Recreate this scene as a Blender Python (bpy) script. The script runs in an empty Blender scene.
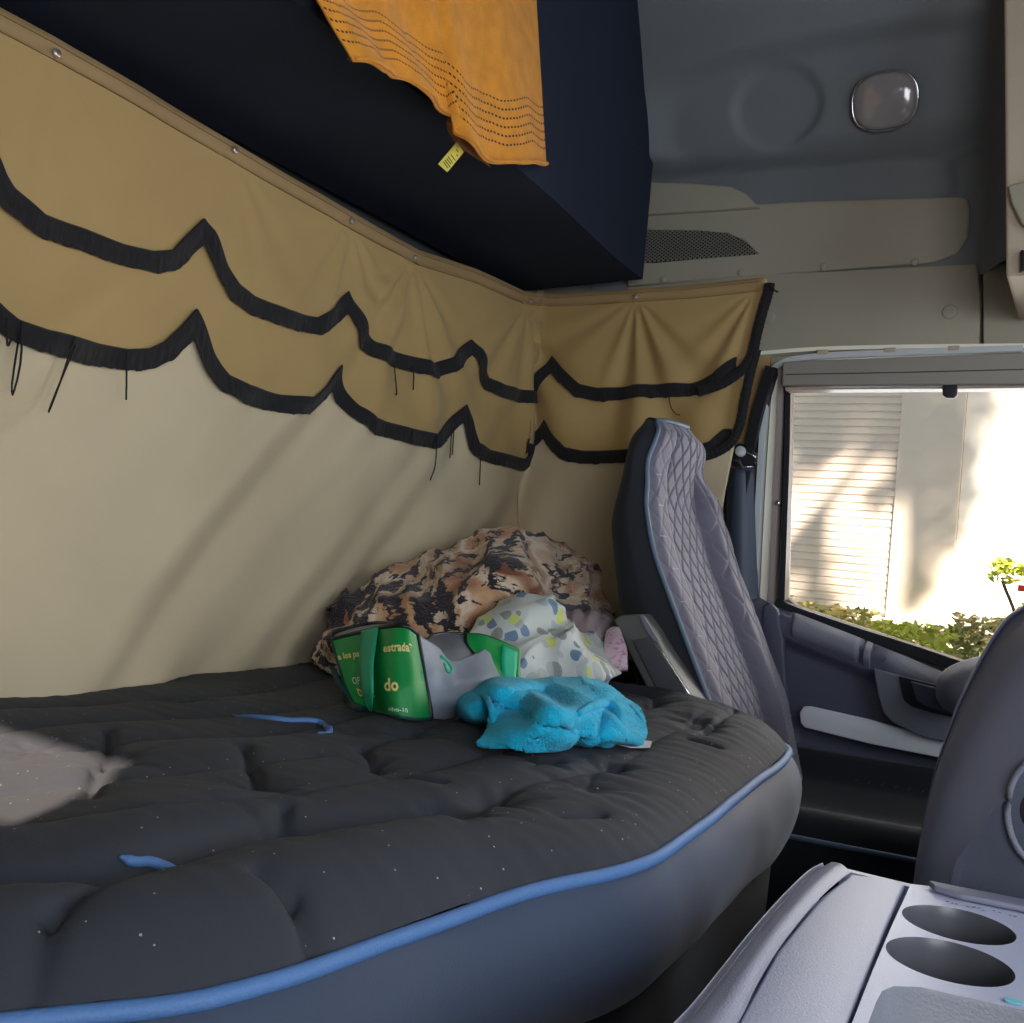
import bpy, bmesh, math, random
from mathutils import Vector, Matrix, noise
random.seed(7)
sc = bpy.context.scene
COL = sc.collection
PI = math.pi

# ------------------------------------------------------------------ camera
FPX, YAW, PIT, ROL = 1000.0, math.radians(30.6), math.radians(2.2), math.radians(5.3)
CAM = Vector((0, 0, 1.0))
_r0 = Vector((math.cos(YAW), math.sin(YAW), 0)); _f0 = Vector((-math.sin(YAW), math.cos(YAW), 0)); _z = Vector((0, 0, 1))
CF = _f0 * math.cos(PIT) + _z * math.sin(PIT); _u1 = _z * math.cos(PIT) - _f0 * math.sin(PIT)
CU = _u1 * math.cos(ROL) - _r0 * math.sin(ROL); CR = _r0 * math.cos(ROL) + _u1 * math.sin(ROL)
cd = bpy.data.cameras.new('camera'); cam = bpy.data.objects.new('camera', cd); COL.objects.link(cam)
cam.matrix_world = Matrix(((CR.x, CU.x, -CF.x, CAM.x), (CR.y, CU.y, -CF.y, CAM.y), (CR.z, CU.z, -CF.z, CAM.z), (0, 0, 0, 1)))
cd.sensor_fit = 'HORIZONTAL'; cd.sensor_width = 36; cd.lens = 36 * FPX / 1024; cd.clip_start = .02; cd.clip_end = 200
sc.camera = cam

# ------------------------------------------------------------------ light
w = bpy.data.worlds.new('sky'); sc.world = w; w.use_nodes = True
bg = w.node_tree.nodes['Background']; bg.inputs['Color'].default_value = (.80, .90, 1.0, 1); bg.inputs['Strength'].default_value = .52
SUN = Vector((-.45, .75, -.48)).normalized()
ld = bpy.data.lights.new('sun', 'SUN'); ld.energy = 16; ld.angle = math.radians(.8); ld.color = (1, .80, .64)
so = bpy.data.objects.new('sun', ld); COL.objects.link(so); so.rotation_euler = SUN.to_track_quat('-Z', 'Y').to_euler(); so.location = (4, -5, 6)
def area(name, loc, dirv, sx, sy, e, col):
    l = bpy.data.lights.new(name, 'AREA'); l.shape = 'RECTANGLE'; l.size = sx; l.size_y = sy; l.energy = e; l.color = col
    o = bpy.data.objects.new(name, l); COL.objects.link(o); o.location = loc; o.rotation_euler = Vector(dirv).to_track_quat('-Z', 'Z').to_euler(); return o
area('windscreen_daylight', (1.02, .85, 1.33), (-1, 0, -.02), 2.1, .72, 25, (.80, .90, 1.0))
area('passenger_side_fill', (.35, -.33, 1.25), (-.25, 1, .1), 1.1, .6, 21, (.95, .95, 1.0))  # added camera-side fill before the closed wall, as through a drawn blind
area('driver_window_daylight', (-.1, 2.13, 1.17), (-.1, -1, -.25), .85, .40, 4, (.9, .94, 1.0))
sc.view_settings.view_transform = 'Standard'; sc.view_settings.look = 'None'; sc.view_settings.gamma = 1; sc.view_settings.use_curve_mapping = False
sc.view_settings.exposure = 0.0

# ------------------------------------------------------------------ helpers
def ray(px, py): return CF + CR * (px - 512) / FPX - CU * (py - 511.5) / FPX
def at(px, py, Z): return CAM + ray(px, py) * Z
def on(px, py, ax, val):
    d = ray(px, py); return CAM + d * ((val - CAM[ax]) / d[ax])
def lerp(a, b, t): return a + (b - a) * t
def interp(x, pts):
    if x <= pts[0][0]: return pts[0][1]
    for (a, b), (c, d) in zip(pts, pts[1:]):
        if x <= c: return b + (d - b) * (x - a) / (c - a) if c > a else d
    return pts[-1][1]
def sstep(a, b, x):
    t = min(1, max(0, (x - a) / (b - a))); return t * t * (3 - 2 * t)
def nz(x, y=0, z=0): return noise.noise(Vector((x, y, z)))
def lin(c):
    r = []
    for v in c:
        v /= 255.; r.append(v / 12.92 if v <= .04045 else ((v + .055) / 1.055) ** 2.4)
    return (*r, 1)
def tag(o, label=None, cat=None, group=None, kind=None):
    if label: o['label'] = label
    if cat: o['category'] = cat
    if group: o['group'] = group
    if kind: o['kind'] = kind
    return o
def empty(name, loc=(0, 0, 0)):
    o = bpy.data.objects.new(name, None); COL.objects.link(o); o.location = loc; o.empty_display_size = .05; return o
def mesh(name, vs, fs, mat, parent=None, smooth=True, uvs=None):
    me = bpy.data.meshes.new(name); me.from_pydata([tuple(v) for v in vs], [], fs); me.update()
    if mat: me.materials.append(mat)
    if smooth: me.polygons.foreach_set('use_smooth', [True] * len(me.polygons))
    if uvs:
        ul = me.uv_layers.new(name='UVMap')
        for l in me.loops: ul.data[l.index].uv = uvs[l.vertex_index]
    o = bpy.data.objects.new(name, me); COL.objects.link(o)
    if parent:
        o.parent = parent
        if parent.type == 'EMPTY' or True:
            loc = Vector((0, 0, 0)); p = parent
            while p: loc += p.location; p = p.parent
            o.location = -loc
    return o
def frombm(name, bm, mat, parent=None, smooth=False):
    bmesh.ops.recalc_face_normals(bm, faces=bm.faces)
    vs = [v.co.copy() for v in bm.verts]; bm.verts.index_update()
    fs = [[v.index for v in f.verts] for f in bm.faces]; bm.free()
    return mesh(name, vs, fs, mat, parent, smooth)
def autosm(o, ang=40):
    me = o.data
    me.polygons.foreach_set('use_smooth', [True] * len(me.polygons))
    try: me.set_sharp_from_angle(angle=math.radians(ang))
    except Exception: pass
    return o
def bevel(bm, r, seg=3): bmesh.ops.bevel(bm, geom=list(bm.edges), offset=r, segments=seg, profile=.6, affect='EDGES', clamp_overlap=True)
def box(name, lo, hi, mat, parent=None, r=0, seg=3):
    bm = bmesh.new(); bmesh.ops.create_cube(bm, size=1)
    for v in bm.verts: v.co = Vector([lerp(lo[i], hi[i], v.co[i] + .5) for i in range(3)])
    if r: bevel(bm, r, seg)
    return autosm(frombm(name, bm, mat, parent))
def prism(name, poly, ext, mat, parent=None, r=0, seg=3):
    """poly: list of 3D points of a flat outline; ext: extrusion vector"""
    bm = bmesh.new(); a = [bm.verts.new(p) for p in poly]; b = [bm.verts.new(Vector(p) + Vector(ext)) for p in poly]; n = len(poly)
    bm.faces.new(a); bm.faces.new(b[::-1])
    for i in range(n): bm.faces.new((a[i], b[i], b[(i + 1) % n], a[(i + 1) % n]))
    bmesh.ops.recalc_face_normals(bm, faces=bm.faces)
    if r: bevel(bm, r, seg)
    return autosm(frombm(name, bm, mat, parent))
def cr_pt(P, t):
    n = len(P) - 1; t = min(max(t, 0), 1) * n; i = min(int(t), n - 1); f = t - i
    p1, p2 = P[i], P[i + 1]
    p0 = P[i - 1] if i > 0 else p1 * 2 - p2
    p3 = P[i + 2] if i + 2 <= n else p2 * 2 - p1
    return .5 * ((2 * p1) + (p2 - p0) * f + (2 * p0 - 5 * p1 + 4 * p2 - p3) * f * f + (3 * p1 - p0 - 3 * p2 + p3) * f ** 3)
def curve_pts(P, n): return [cr_pt([Vector(p) for p in P], i / (n - 1)) for i in range(n)]
def tube(name, pts, r, mat, parent=None, sides=8, closed=False, rf=None, flat=None):
    pts = [Vector(p) for p in pts]; n = len(pts); vs, fs = [], []
    up = Vector((0, 0, 1)) if flat is None else Vector(flat)
    for i, p in enumerate(pts):
        if closed: t = pts[(i + 1) % n] - pts[i - 1]
        else: t = pts[min(i + 1, n - 1)] - pts[max(i - 1, 0)]
        t.normalize(); s = t.cross(up)
        if s.length < 1e-3: s = t.cross(Vector((1, 0, 0)))
        s.normalize(); u = s.cross(t)
        rr = rf(i / (n - 1)) * r if rf else r
        for k in range(sides):
            a = 2 * PI * k / sides; vs.append(p + s * math.cos(a) * rr + u * math.sin(a) * rr)
    m = n if closed else n - 1
    for i in range(m):
        for k in range(sides):
            a, b = i * sides + k, i * sides + (k + 1) % sides; c = ((i + 1) % n) * sides
            fs.append((a, b, c + (k + 1) % sides, c + k))
    if not closed: fs += [tuple(range(sides))[::-1], tuple((n - 1) * sides + k for k in range(sides))]
    return mesh(name, vs, fs, mat, parent)
def grid(name, fn, nu, nv, mat, parent=None, uvfn=None, thick=0, off=-1, cyc=False):
    vs, uv = [], []
    for j in range(nv + 1):
        for i in range(nu + 1):
            u, v = i / nu, j / nv; vs.append(fn(u, v)); uv.append(uvfn(u, v) if uvfn else (u, v))
    fs = [(j * (nu + 1) + i, j * (nu + 1) + i + 1, (j + 1) * (nu + 1) + i + 1, (j + 1) * (nu + 1) + i) for j in range(nv) for i in range(nu)]
    o = mesh(name, vs, fs, mat, parent, True, uv)
    if thick:
        m = o.modifiers.new('thickness', 'SOLIDIFY'); m.thickness = thick; m.offset = off
    return o
def append(o, vs, fs, mat):
    """surface pattern (stitches, print) added to the part's own mesh"""
    me = o.data; base = len(me.vertices); off = o.location.copy(); p = o.parent
    V = [v.co.copy() for v in me.vertices] + [Vector(v) for v in vs]
    F = [tuple(q.vertices) for q in me.polygons]; nF = len(F); F += [tuple(i + base for i in f) for f in fs]
    mats = list(me.materials); uvs = None
    n = bpy.data.meshes.new(me.name); n.from_pydata([tuple(v) for v in V], [], F); n.update()
    for m in mats: n.materials.append(m)
    n.materials.append(mat)
    for i, q in enumerate(n.polygons):
        q.use_smooth = i < nF
        q.material_index = 0 if i < nF else 1
    o.data = n
def bp(px, py, h):
    """where the sight line meets the height h above the mattress"""
    z = .775 + h; p = None
    for _ in range(8):
        p = on(px, py, 2, z); z = .5 * z + .5 * (bedh(p.x, p.y, False) + h)
    return p
def zof(p): return (p - CAM).dot(CF)
class Surf:
    """smooth surface through a net of control points"""
    def __init__(s, rows): s.R = [[Vector(p) for p in r] for r in rows]
    def __call__(s, u, v): return cr_pt([cr_pt(r, u) for r in s.R], v)
    def n(s, u, v, e=.004):
        a = s(min(u + e, 1), v) - s(max(u - e, 0), v); b = s(u, min(v + e, 1)) - s(u, max(v - e, 0)); return a.cross(b).normalized()
def disc(name, c, nrm, r, th, mat, parent=None, n=24, bev=0):
    q = Vector(nrm).normalized().to_track_quat('Z', 'Y'); c = Vector(c)
    prof = [(0, th), (r * .8, th), (r * .95, th * .8), (r, th * .4), (r, 0)]
    vs, fs = [], []
    for pr, ph in prof:
        for k in range(n):
            a = 2 * PI * k / n; vs.append(c + q @ Vector((pr * math.cos(a), pr * math.sin(a), ph)))
    for i in range(len(prof) - 1):
        for k in range(n): fs.append((i * n + k, (i + 1) * n + k, (i + 1) * n + (k + 1) % n, i * n + (k + 1) % n))
    return mesh(name, vs, fs, mat, parent)
def text_on(name, s, surf, u0, v0, du, dv, mat, parent, lift=.0024, bold=0.0, slant=0.0):
    """lettering laid onto a Surf: u0,v0 start, du width of the whole word in u, dv letter height in v (signed)"""
    cu = bpy.data.curves.new(name, 'FONT'); cu.body = s; cu.size = 1; cu.resolution_u = 2; cu.offset = bold
    t = bpy.data.objects.new('tmp', cu); COL.objects.link(t); bpy.context.view_layer.update()
    me = bpy.data.meshes.new_from_object(t.evaluated_get(bpy.context.evaluated_depsgraph_get()))
    bpy.data.objects.remove(t)
    xs = [v.co.x for v in me.vertices]; W = max(xs) - min(xs); x0 = min(xs)
    for v in me.vertices:
        a = (v.co.x - x0) / W; b = v.co.y / .7
        u = u0 + du * a; vv = v0 + dv * b + slant * a
        v.co = surf(u, vv) + surf.n(u, vv) * lift
    me.materials.clear(); me.materials.append(mat)
    o = bpy.data.objects.new(name, me); COL.objects.link(o); o.parent = parent
    loc = Vector((0, 0, 0)); p = parent
    while p: loc += p.location; p = p.parent
    o.location = -loc
    return o

# ------------------------------------------------------------------ materials
def M(name, rgb, rough=.6, bump=0, bscale=200, var=0, vscale=5, metal=0, spec=.5, sheen=0, rgb2=None, coat=0):
    m = bpy.data.materials.new(name); m.use_nodes = True; nt = m.node_tree; N = nt.nodes; L = nt.links; b = N['Principled BSDF']
    c = lin(rgb); b.inputs['Base Color'].default_value = c; b.inputs['Roughness'].default_value = rough; b.inputs['Metallic'].default_value = metal
    b.inputs['Specular IOR Level'].default_value = spec
    if sheen: b.inputs['Sheen Weight'].default_value = sheen
    if coat: b.inputs['Coat Weight'].default_value = coat
    tc = N.new('ShaderNodeTexCoord')
    if bump:
        n = N.new('ShaderNodeTexNoise'); n.inputs['Scale'].default_value = bscale; n.inputs['Detail'].default_value = 3
        bp = N.new('ShaderNodeBump'); bp.inputs['Strength'].default_value = bump; bp.inputs['Distance'].default_value = .002
        L.new(tc.outputs['Object'], n.inputs['Vector']); L.new(n.outputs['Fac'], bp.inputs['Height']); L.new(bp.outputs['Normal'], b.inputs['Normal'])
    if var or rgb2:
        n = N.new('ShaderNodeTexNoise'); n.inputs['Scale'].default_value = vscale; n.inputs['Detail'].default_value = 4
        mx = N.new('ShaderNodeMix'); mx.data_type = 'RGBA'
        c2 = lin(rgb2) if rgb2 else tuple(x * (1 - var) for x in c[:3]) + (1,)
        mx.inputs[6].default_value = c; mx.inputs[7].default_value = c2
        mr = N.new('ShaderNodeMapRange'); mr.inputs[1].default_value = .35; mr.inputs[2].default_value = .65
        L.new(tc.outputs['Object'], n.inputs['Vector']); L.new(n.outputs['Fac'], mr.inputs[0]); L.new(mr.outputs[0], mx.inputs[0]); L.new(mx.outputs[2], b.inputs['Base Color'])
    m['x'] = 0
    return m
def bc_source(m):
    nt = m.node_tree; b = nt.nodes['Principled BSDF']
    return nt, nt.nodes, nt.links, b
def dusty(m, scale=130, thr=.11, col=(190, 190, 185), amt=.8):
    """lint and crumbs lying in the weave"""
    nt, N, L, b = bc_source(m); inp = b.inputs['Base Color']
    v = N.new('ShaderNodeTexVoronoi'); v.inputs['Scale'].default_value = scale; v.inputs['Randomness'].default_value = 1
    tc = N.new('ShaderNodeTexCoord'); L.new(tc.outputs['Object'], v.inputs['Vector'])
    lt = N.new('ShaderNodeMath'); lt.operation = 'LESS_THAN'; lt.inputs[1].default_value = thr; L.new(v.outputs['Distance'], lt.inputs[0])
    sp = N.new('ShaderNodeSeparateColor'); L.new(v.outputs['Color'], sp.inputs[0])
    g = N.new('ShaderNodeMath'); g.operation = 'GREATER_THAN'; g.inputs[1].default_value = .80; L.new(sp.outputs[0], g.inputs[0])
    mu = N.new('ShaderNodeMath'); mu.operation = 'MULTIPLY'; L.new(lt.outputs[0], mu.inputs[0]); L.new(g.outputs[0], mu.inputs[1])
    m2 = N.new('ShaderNodeMath'); m2.operation = 'MULTIPLY'; m2.inputs[1].default_value = amt; L.new(mu.outputs[0], m2.inputs[0])
    mx = N.new('ShaderNodeMix'); mx.data_type = 'RGBA'; L.new(m2.outputs[0], mx.inputs[0]); mx.inputs[7].default_value = lin(col)
    if inp.is_linked: L.new(inp.links[0].from_socket, mx.inputs[6])
    else: mx.inputs[6].default_value = inp.default_value
    L.new(mx.outputs[2], inp); return m

m_curt = M('cool_lit_curtain_cloth', (218, 202, 168), .75, .15, 600, .12, 3, sheen=.2)  # paler, greyer than the valance: cool window light mixed into the cloth colour
m_val = M('tan_valance_cloth', (188, 158, 102), .75, .15, 600, .10, 3, sheen=.2)
m_hem = M('brown_hem_cloth', (172, 143, 100), .8, .15, 600, .1, 6)
m_fringe = M('black_fringe', (26, 26, 29), .85, .6, 900, sheen=.1)
m_thread = M('black_thread', (28, 26, 26), .8)
m_stitch = M('brown_stitching', (112, 88, 58), .9)
m_snap = M('snap_stud', (205, 200, 190), .3, metal=.8)
m_bunk = M('navy_felt', (40, 48, 64), .95, .3, 500, .15, 4, spec=.2)
m_matt = dusty(M('black_mattress_fabric', (54, 58, 66), .8, .3, 900, .12, 6, spec=.35, sheen=.02))
m_mside = M('dark_grey_mattress_side', (54, 68, 92), .7, .2, 700, .15, 4, sheen=.2)
m_base = M('dark_bunk_base', (30, 34, 42), .8, .2, 300)
m_pipe = M('blue_piping', (84, 126, 182), .6, .3, 500)
m_roof = M('grey_roof_moulding', (122, 128, 132), .75, .25, 500, .12, 4)
m_panel = M('beige_grey_panel', (168, 163, 145), .8, .25, 500, .08, 5)
m_cream = M('cream_panel', (190, 176, 155), .75, .2, 400, .06, 4)
m_rubber = M('black_rubber', (26, 28, 34), .5)
m_seal = M('grey_door_seal', (205, 212, 215), .35)
m_white = M('cream_door_paint', (255, 252, 232), .3, coat=.3)
m_door = M('dark_door_plastic', (84, 86, 106), .5, .35, 500)
m_door2 = M('grained_door_plastic', (126, 128, 142), .5, .6, 700)
m_silver = M('silver_trim', (248, 250, 255), .45)
m_alum = M('grey_window_rail', (165, 152, 146), .4)
m_hous = M('blind_housing', (150, 146, 138), .6)
m_grid = M('grille_metal', (150, 148, 138), .5)
m_hole = M('dark_recess', (12, 13, 16), .9)
m_seatf = M('lavender_grey_seat_fabric', (110, 108, 126), .7, .3, 900, .1, 20, sheen=.3)
m_seatb = M('navy_seat_side', (19, 24, 34), .8, .25, 700, sheen=.1)
m_spipe = M('blue_grey_piping', (98, 120, 142), .5)
m_seatstitch = M('seat_stitch', (165, 165, 180), .6)
m_arm = M('grey_armrest_plastic', (98, 100, 98), .5, .3, 600)
m_armpad = M('dark_armrest_pad', (74, 75, 82), .55, .3, 600)
m_chrome = M('chrome', (210, 212, 215), .2, metal=1)
m_belt = M('grey_belt_cover', (74, 84, 102), .5, .1, 600)
m_dash = M('lit_dash_plastic', (124, 128, 148), .5, .2, 700)  # lightened copy: light on the wing's left skin is put into the colour
m_dashd = M('shaded_dash_plastic', (72, 78, 94), .55, .2, 700)  # darker copy: the wing's unlit near face is shaded by colour
m_cons = M('console_plastic', (176, 182, 208), .38, .2, 700)
m_cons2 = M('console_plate', (196, 202, 228), .35, .15, 700)
m_tray = M('tray_plastic', (132, 136, 146), .4, .2, 500)
m_cup = M('cup_well', (84, 86, 94), .35)
m_smudge = M('worn_marks', (100, 104, 135), .6)
m_cyan = M('cyan_mark', (120, 215, 225), .5)
m_floor = M('floor_mat', (30, 32, 38), .9, .4, 300)
m_dark = M('dark_wall_trim', (62, 64, 68), .9, .3, 300)
m_green = M('green_bag_nylon', (0, 148, 68), .5, .2, 900, .15, 30)
m_green2 = M('teal_webbing', (20, 190, 145), .6, .5, 900)
m_greend = M('dark_teal_binding', (10, 62, 58), .6)
m_grey = M('grey_bag_nylon', (140, 150, 166), .45, .2, 700, .12, 20)
m_greyd = M('grey_bag_lining', (92, 98, 108), .5, .2, 700, .15, 20)
m_blackp = M('black_bag_binding', (20, 20, 24), .5)
m_yel = M('cream_print', (238, 225, 150), .6)
m_wht = M('white_print', (225, 235, 225), .6)
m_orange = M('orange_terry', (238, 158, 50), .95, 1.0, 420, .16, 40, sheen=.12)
m_orangeb = M('shaded_terry_back', (150, 95, 58), .95, .9, 900)  # orange terry darkened to brown: shade on the back folds is in the colour
m_label = M('yellow_care_label', (235, 222, 96), .6)
m_ink = M('label_ink', (70, 62, 30), .8)
m_turq = M('turquoise_terry', (14, 196, 240), .95, 1.0, 420, .22, 70, sheen=.12)
m_turqh = M('turquoise_hem', (70, 195, 225), .8, .3, 900)
m_mauve = M('mauve_cloth', (165, 148, 152), .9, .4, 500, .2, 20)
m_paper = M('white_paper', (215, 210, 212), .7)
m_bark = M('bark', (90, 72, 55), .9, .8, 40)
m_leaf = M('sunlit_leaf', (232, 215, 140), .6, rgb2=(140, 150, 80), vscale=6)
m_leaf2 = M('green_leaf', (120, 135, 85), .6, rgb2=(205, 190, 135), vscale=5)
m_leaf3 = M('yellow_green_leaf', (205, 215, 90), .6, rgb2=(120, 140, 50), vscale=5)
m_red = M('red_paint', (215, 50, 40), .6)
m_wallw = M('white_render', (250, 246, 240), .8, .2, 30)
m_ribs = M('pale_ribbed_cladding', (236, 226, 216), .6, .05, 30)
m_groove = M('groove_shadow_gap', (150, 120, 110), .8)
m_ground = M('dry_ground', (150, 140, 110), .95, .5, 8, .3, 1)

# worn, dusty streak marks are not painted: cloth colours stay flat. Striped towel:
def stripes(m):
    nt, N, L, b = bc_source(m); inp = b.inputs['Base Color']
    uv = N.new('ShaderNodeUVMap'); sp = N.new('ShaderNodeSeparateXYZ'); L.new(uv.outputs[0], sp.inputs[0])
    def mt(op, a, bv=None):
        n = N.new('ShaderNodeMath'); n.operation = op
        for k, x in enumerate((a, bv)):
            if x is None: continue
            if isinstance(x, (int, float)): n.inputs[k].default_value = x
            else: L.new(x, n.inputs[k])
        return n.outputs[0]
    v = sp.outputs[1]
    fr = mt('FRACT', mt('DIVIDE', mt('SUBTRACT', v, .016), .0125))
    ln = mt('LESS_THAN', fr, .24)
    r1 = mt('GREATER_THAN', v, .022); r2 = mt('LESS_THAN', v, .0935)
    ds = mt('GREATER_THAN', mt('FRACT', mt('MULTIPLY', sp.outputs[0], 190.)), .42)
    k = mt('MULTIPLY', mt('MULTIPLY', ln, r1), mt('MULTIPLY', r2, ds))
    mx = N.new('ShaderNodeMix'); mx.data_type = 'RGBA'; L.new(k, mx.inputs[0]); mx.inputs[7].default_value = lin((62, 42, 32))
    L.new(inp.links[0].from_socket, mx.inputs[6]); L.new(mx.outputs[2], inp)
stripes(m_orange)

def ramp_mat(name, build, rough=.9, bump=.6, bscale=700, sheen=.3, dist=.002):
    m = bpy.data.materials.new(name); m.use_nodes = True; nt = m.node_tree; N, L = nt.nodes, nt.links; b = N['Principled BSDF']
    b.inputs['Roughness'].default_value = rough; b.inputs['Sheen Weight'].default_value = sheen
    tc = N.new('ShaderNodeTexCoord'); L.new(build(N, L, tc), b.inputs['Base Color'])
    n = N.new('ShaderNodeTexNoise'); n.inputs['Scale'].default_value = bscale; bp = N.new('ShaderNodeBump'); bp.inputs['Strength'].default_value = bump; bp.inputs['Distance'].default_value = dist
    L.new(tc.outputs['Object'], n.inputs['Vector']); L.new(n.outputs['Fac'], bp.inputs['Height']); L.new(bp.outputs['Normal'], b.inputs['Normal'])
    return m
def ramp(N, stops, const=False):
    r = N.new('ShaderNodeValToRGB'); e = r.color_ramp.elements
    if const: r.color_ramp.interpolation = 'CONSTANT'
    for i, (p, c) in enumerate(stops):
        x = e[i] if i < 2 else e.new(p)
        x.position = p; x.color = lin(c)
    return r
def leopard(N, L, tc):
    mp = N.new('ShaderNodeMapping'); mp.inputs['Rotation'].default_value = (.3, .5, .6); mp.inputs['Scale'].default_value = (1.0, .55, 1.3); L.new(tc.outputs['Object'], mp.inputs[0])
    n1 = N.new('ShaderNodeTexNoise'); n1.inputs['Scale'].default_value = 11; n1.inputs['Detail'].default_value = 2.5; n1.inputs['Distortion'].default_value = 1.4
    L.new(mp.outputs[0], n1.inputs[0])
    r1 = ramp(N, [(.30, (178, 120, 86)), (.42, (212, 166, 124)), (.50, (240, 222, 198)), (.60, (218, 184, 150)), (.68, (128, 76, 52))])
    L.new(n1.outputs['Fac'], r1.inputs[0])
    n2 = N.new('ShaderNodeTexNoise'); n2.inputs['Scale'].default_value = 42; n2.inputs['Detail'].default_value = 4; n2.inputs['Roughness'].default_value = .7; n2.inputs['Distortion'].default_value = 1.0
    L.new(mp.outputs[0], n2.inputs[0])
    n3 = N.new('ShaderNodeTexNoise'); n3.inputs['Scale'].default_value = 8; n3.inputs['Detail'].default_value = 1; L.new(mp.outputs[0], n3.inputs[0])
    wv = N.new('ShaderNodeTexWave'); wv.inputs['Scale'].default_value = 11; wv.inputs['Distortion'].default_value = 7; wv.inputs['Detail'].default_value = 3; wv.inputs['Detail Scale'].default_value = 1.6; wv.inputs['Detail Roughness'].default_value = .6
    L.new(mp.outputs[0], wv.inputs[0])
    a = N.new('ShaderNodeMath'); a.operation = 'MULTIPLY_ADD'; a.inputs[1].default_value = 1.0; L.new(n3.outputs['Fac'], a.inputs[0]); L.new(n2.outputs['Fac'], a.inputs[2])
    b2 = N.new('ShaderNodeMath'); b2.operation = 'MULTIPLY_ADD'; b2.inputs[1].default_value = .26; L.new(wv.outputs['Fac'], b2.inputs[0]); L.new(a.outputs[0], b2.inputs[2])
    r2 = N.new('ShaderNodeMapRange'); r2.inputs[1].default_value = 1.14; r2.inputs[2].default_value = 1.19; L.new(b2.outputs[0], r2.inputs[0])
    mx = N.new('ShaderNodeMix'); mx.data_type = 'RGBA'; L.new(r2.outputs[0], mx.inputs[0]); L.new(r1.outputs[0], mx.inputs[6]); mx.inputs[7].default_value = lin((42, 36, 44))
    return mx.outputs[2]
m_leo = ramp_mat('leopard_fleece', leopard, .95, 1.0, 260, .25, .005)
def leafy(N, L, tc):
    mp = N.new('ShaderNodeMapping'); mp.inputs['Rotation'].default_value = (.4, .6, .5); mp.inputs['Scale'].default_value = (1, 1, .55); L.new(tc.outputs['Object'], mp.inputs[0])
    v = N.new('ShaderNodeTexVoronoi'); v.inputs['Scale'].default_value = 48; L.new(mp.outputs[0], v.inputs[0])
    sp = N.new('ShaderNodeSeparateColor'); L.new(v.outputs['Color'], sp.inputs[0])
    r = ramp(N, [(0, (208, 216, 212)), (.22, (182, 192, 192)), (.44, (148, 158, 152)), (.62, (208, 218, 120)), (.78, (112, 140, 170)), (.90, (178, 192, 192))], True)
    L.new(sp.outputs[0], r.inputs[0])
    lt = N.new('ShaderNodeMath'); lt.operation = 'LESS_THAN'; lt.inputs[1].default_value = .52; L.new(v.outputs['Distance'], lt.inputs[0])
    mx = N.new('ShaderNodeMix'); mx.data_type = 'RGBA'; L.new(lt.outputs[0], mx.inputs[0]); mx.inputs[6].default_value = lin((205, 212, 210)); L.new(r.outputs[0], mx.inputs[7])
    return mx.outputs[2]
m_sheet = ramp_mat('leaf_print_cotton', leafy, .8, .15, 400, .1)
def floral(N, L, tc):
    n = N.new('ShaderNodeTexNoise'); n.inputs['Scale'].default_value = 60; n.inputs['Detail'].default_value = 2; n.inputs['Distortion'].default_value = 2; L.new(tc.outputs['Object'], n.inputs[0])
    r = ramp(N, [(.40, (222, 198, 210)), (.56, (214, 180, 200)), (.60, (190, 90, 140)), (.66, (225, 200, 212))]); L.new(n.outputs['Fac'], r.inputs[0]); return r.outputs[0]
m_pink = ramp_mat('pink_floral_print', floral, .6, .1)
def glassmat():
    m = bpy.data.materials.new('window_glass'); m.use_nodes = True; nt = m.node_tree; N, L = nt.nodes, nt.links
    for n in list(N): N.remove(n)
    o = N.new('ShaderNodeOutputMaterial'); t = N.new('ShaderNodeBsdfTransparent'); t.inputs[0].default_value = (.95, .97, .97, 1)
    g = N.new('ShaderNodeBsdfGlossy'); g.inputs['Roughness'].default_value = .02; f = N.new('ShaderNodeFresnel'); f.inputs[0].default_value = 1.3
    mx = N.new('ShaderNodeMixShader'); L.new(f.outputs[0], mx.inputs[0]); L.new(t.outputs[0], mx.inputs[1]); L.new(g.outputs[0], mx.inputs[2]); L.new(mx.outputs[0], o.inputs[0]); return m
m_glass = glassmat()
m_lens = M('lamp_lens', (150, 146, 146), .15, spec=.8, coat=.6)

# ================================================================== STRUCTURE
XB, YS, YW = -1.17, 2.0, 2.06      # curtain plane at the back, curtain plane at the side, door wall
box('floor', (-1.3, -.45, -.05), (1.15, 2.2, 0), m_floor)['kind'] = 'structure'
box('ceiling', (-1.3, -.45, 2.42), (1.15, 2.2, 2.47), m_roof)['kind'] = 'structure'
box('wall_back', (-1.3, -.45, 0), (-1.24, 2.2, 2.42), m_dark)['kind'] = 'structure'
def wall_with_hole(name, outer, hole, ext, mat):
    bm = bmesh.new()
    o = [bm.verts.new(p) for p in outer]; h = [bm.verts.new(p) for p in hole]
    es = [bm.edges.new((o[i], o[(i + 1) % len(o)])) for i in range(len(o))] + [bm.edges.new((h[i], h[(i + 1) % len(h)])) for i in range(len(h))]
    bmesh.ops.triangle_fill(bm, use_beauty=True, use_dissolve=False, edges=es)
    # drop triangles that lie inside the hole
    hs = set(h)
    for f in [f for f in bm.faces if all(v in hs for v in f.verts)]: bm.faces.remove(f)
    r = bmesh.ops.extrude_face_region(bm, geom=list(bm.faces))
    for v in [g for g in r['geom'] if isinstance(g, bmesh.types.BMVert)]: v.co += Vector(ext)
    return autosm(frombm(name, bm, mat), 30)
yp = -.35
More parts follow.
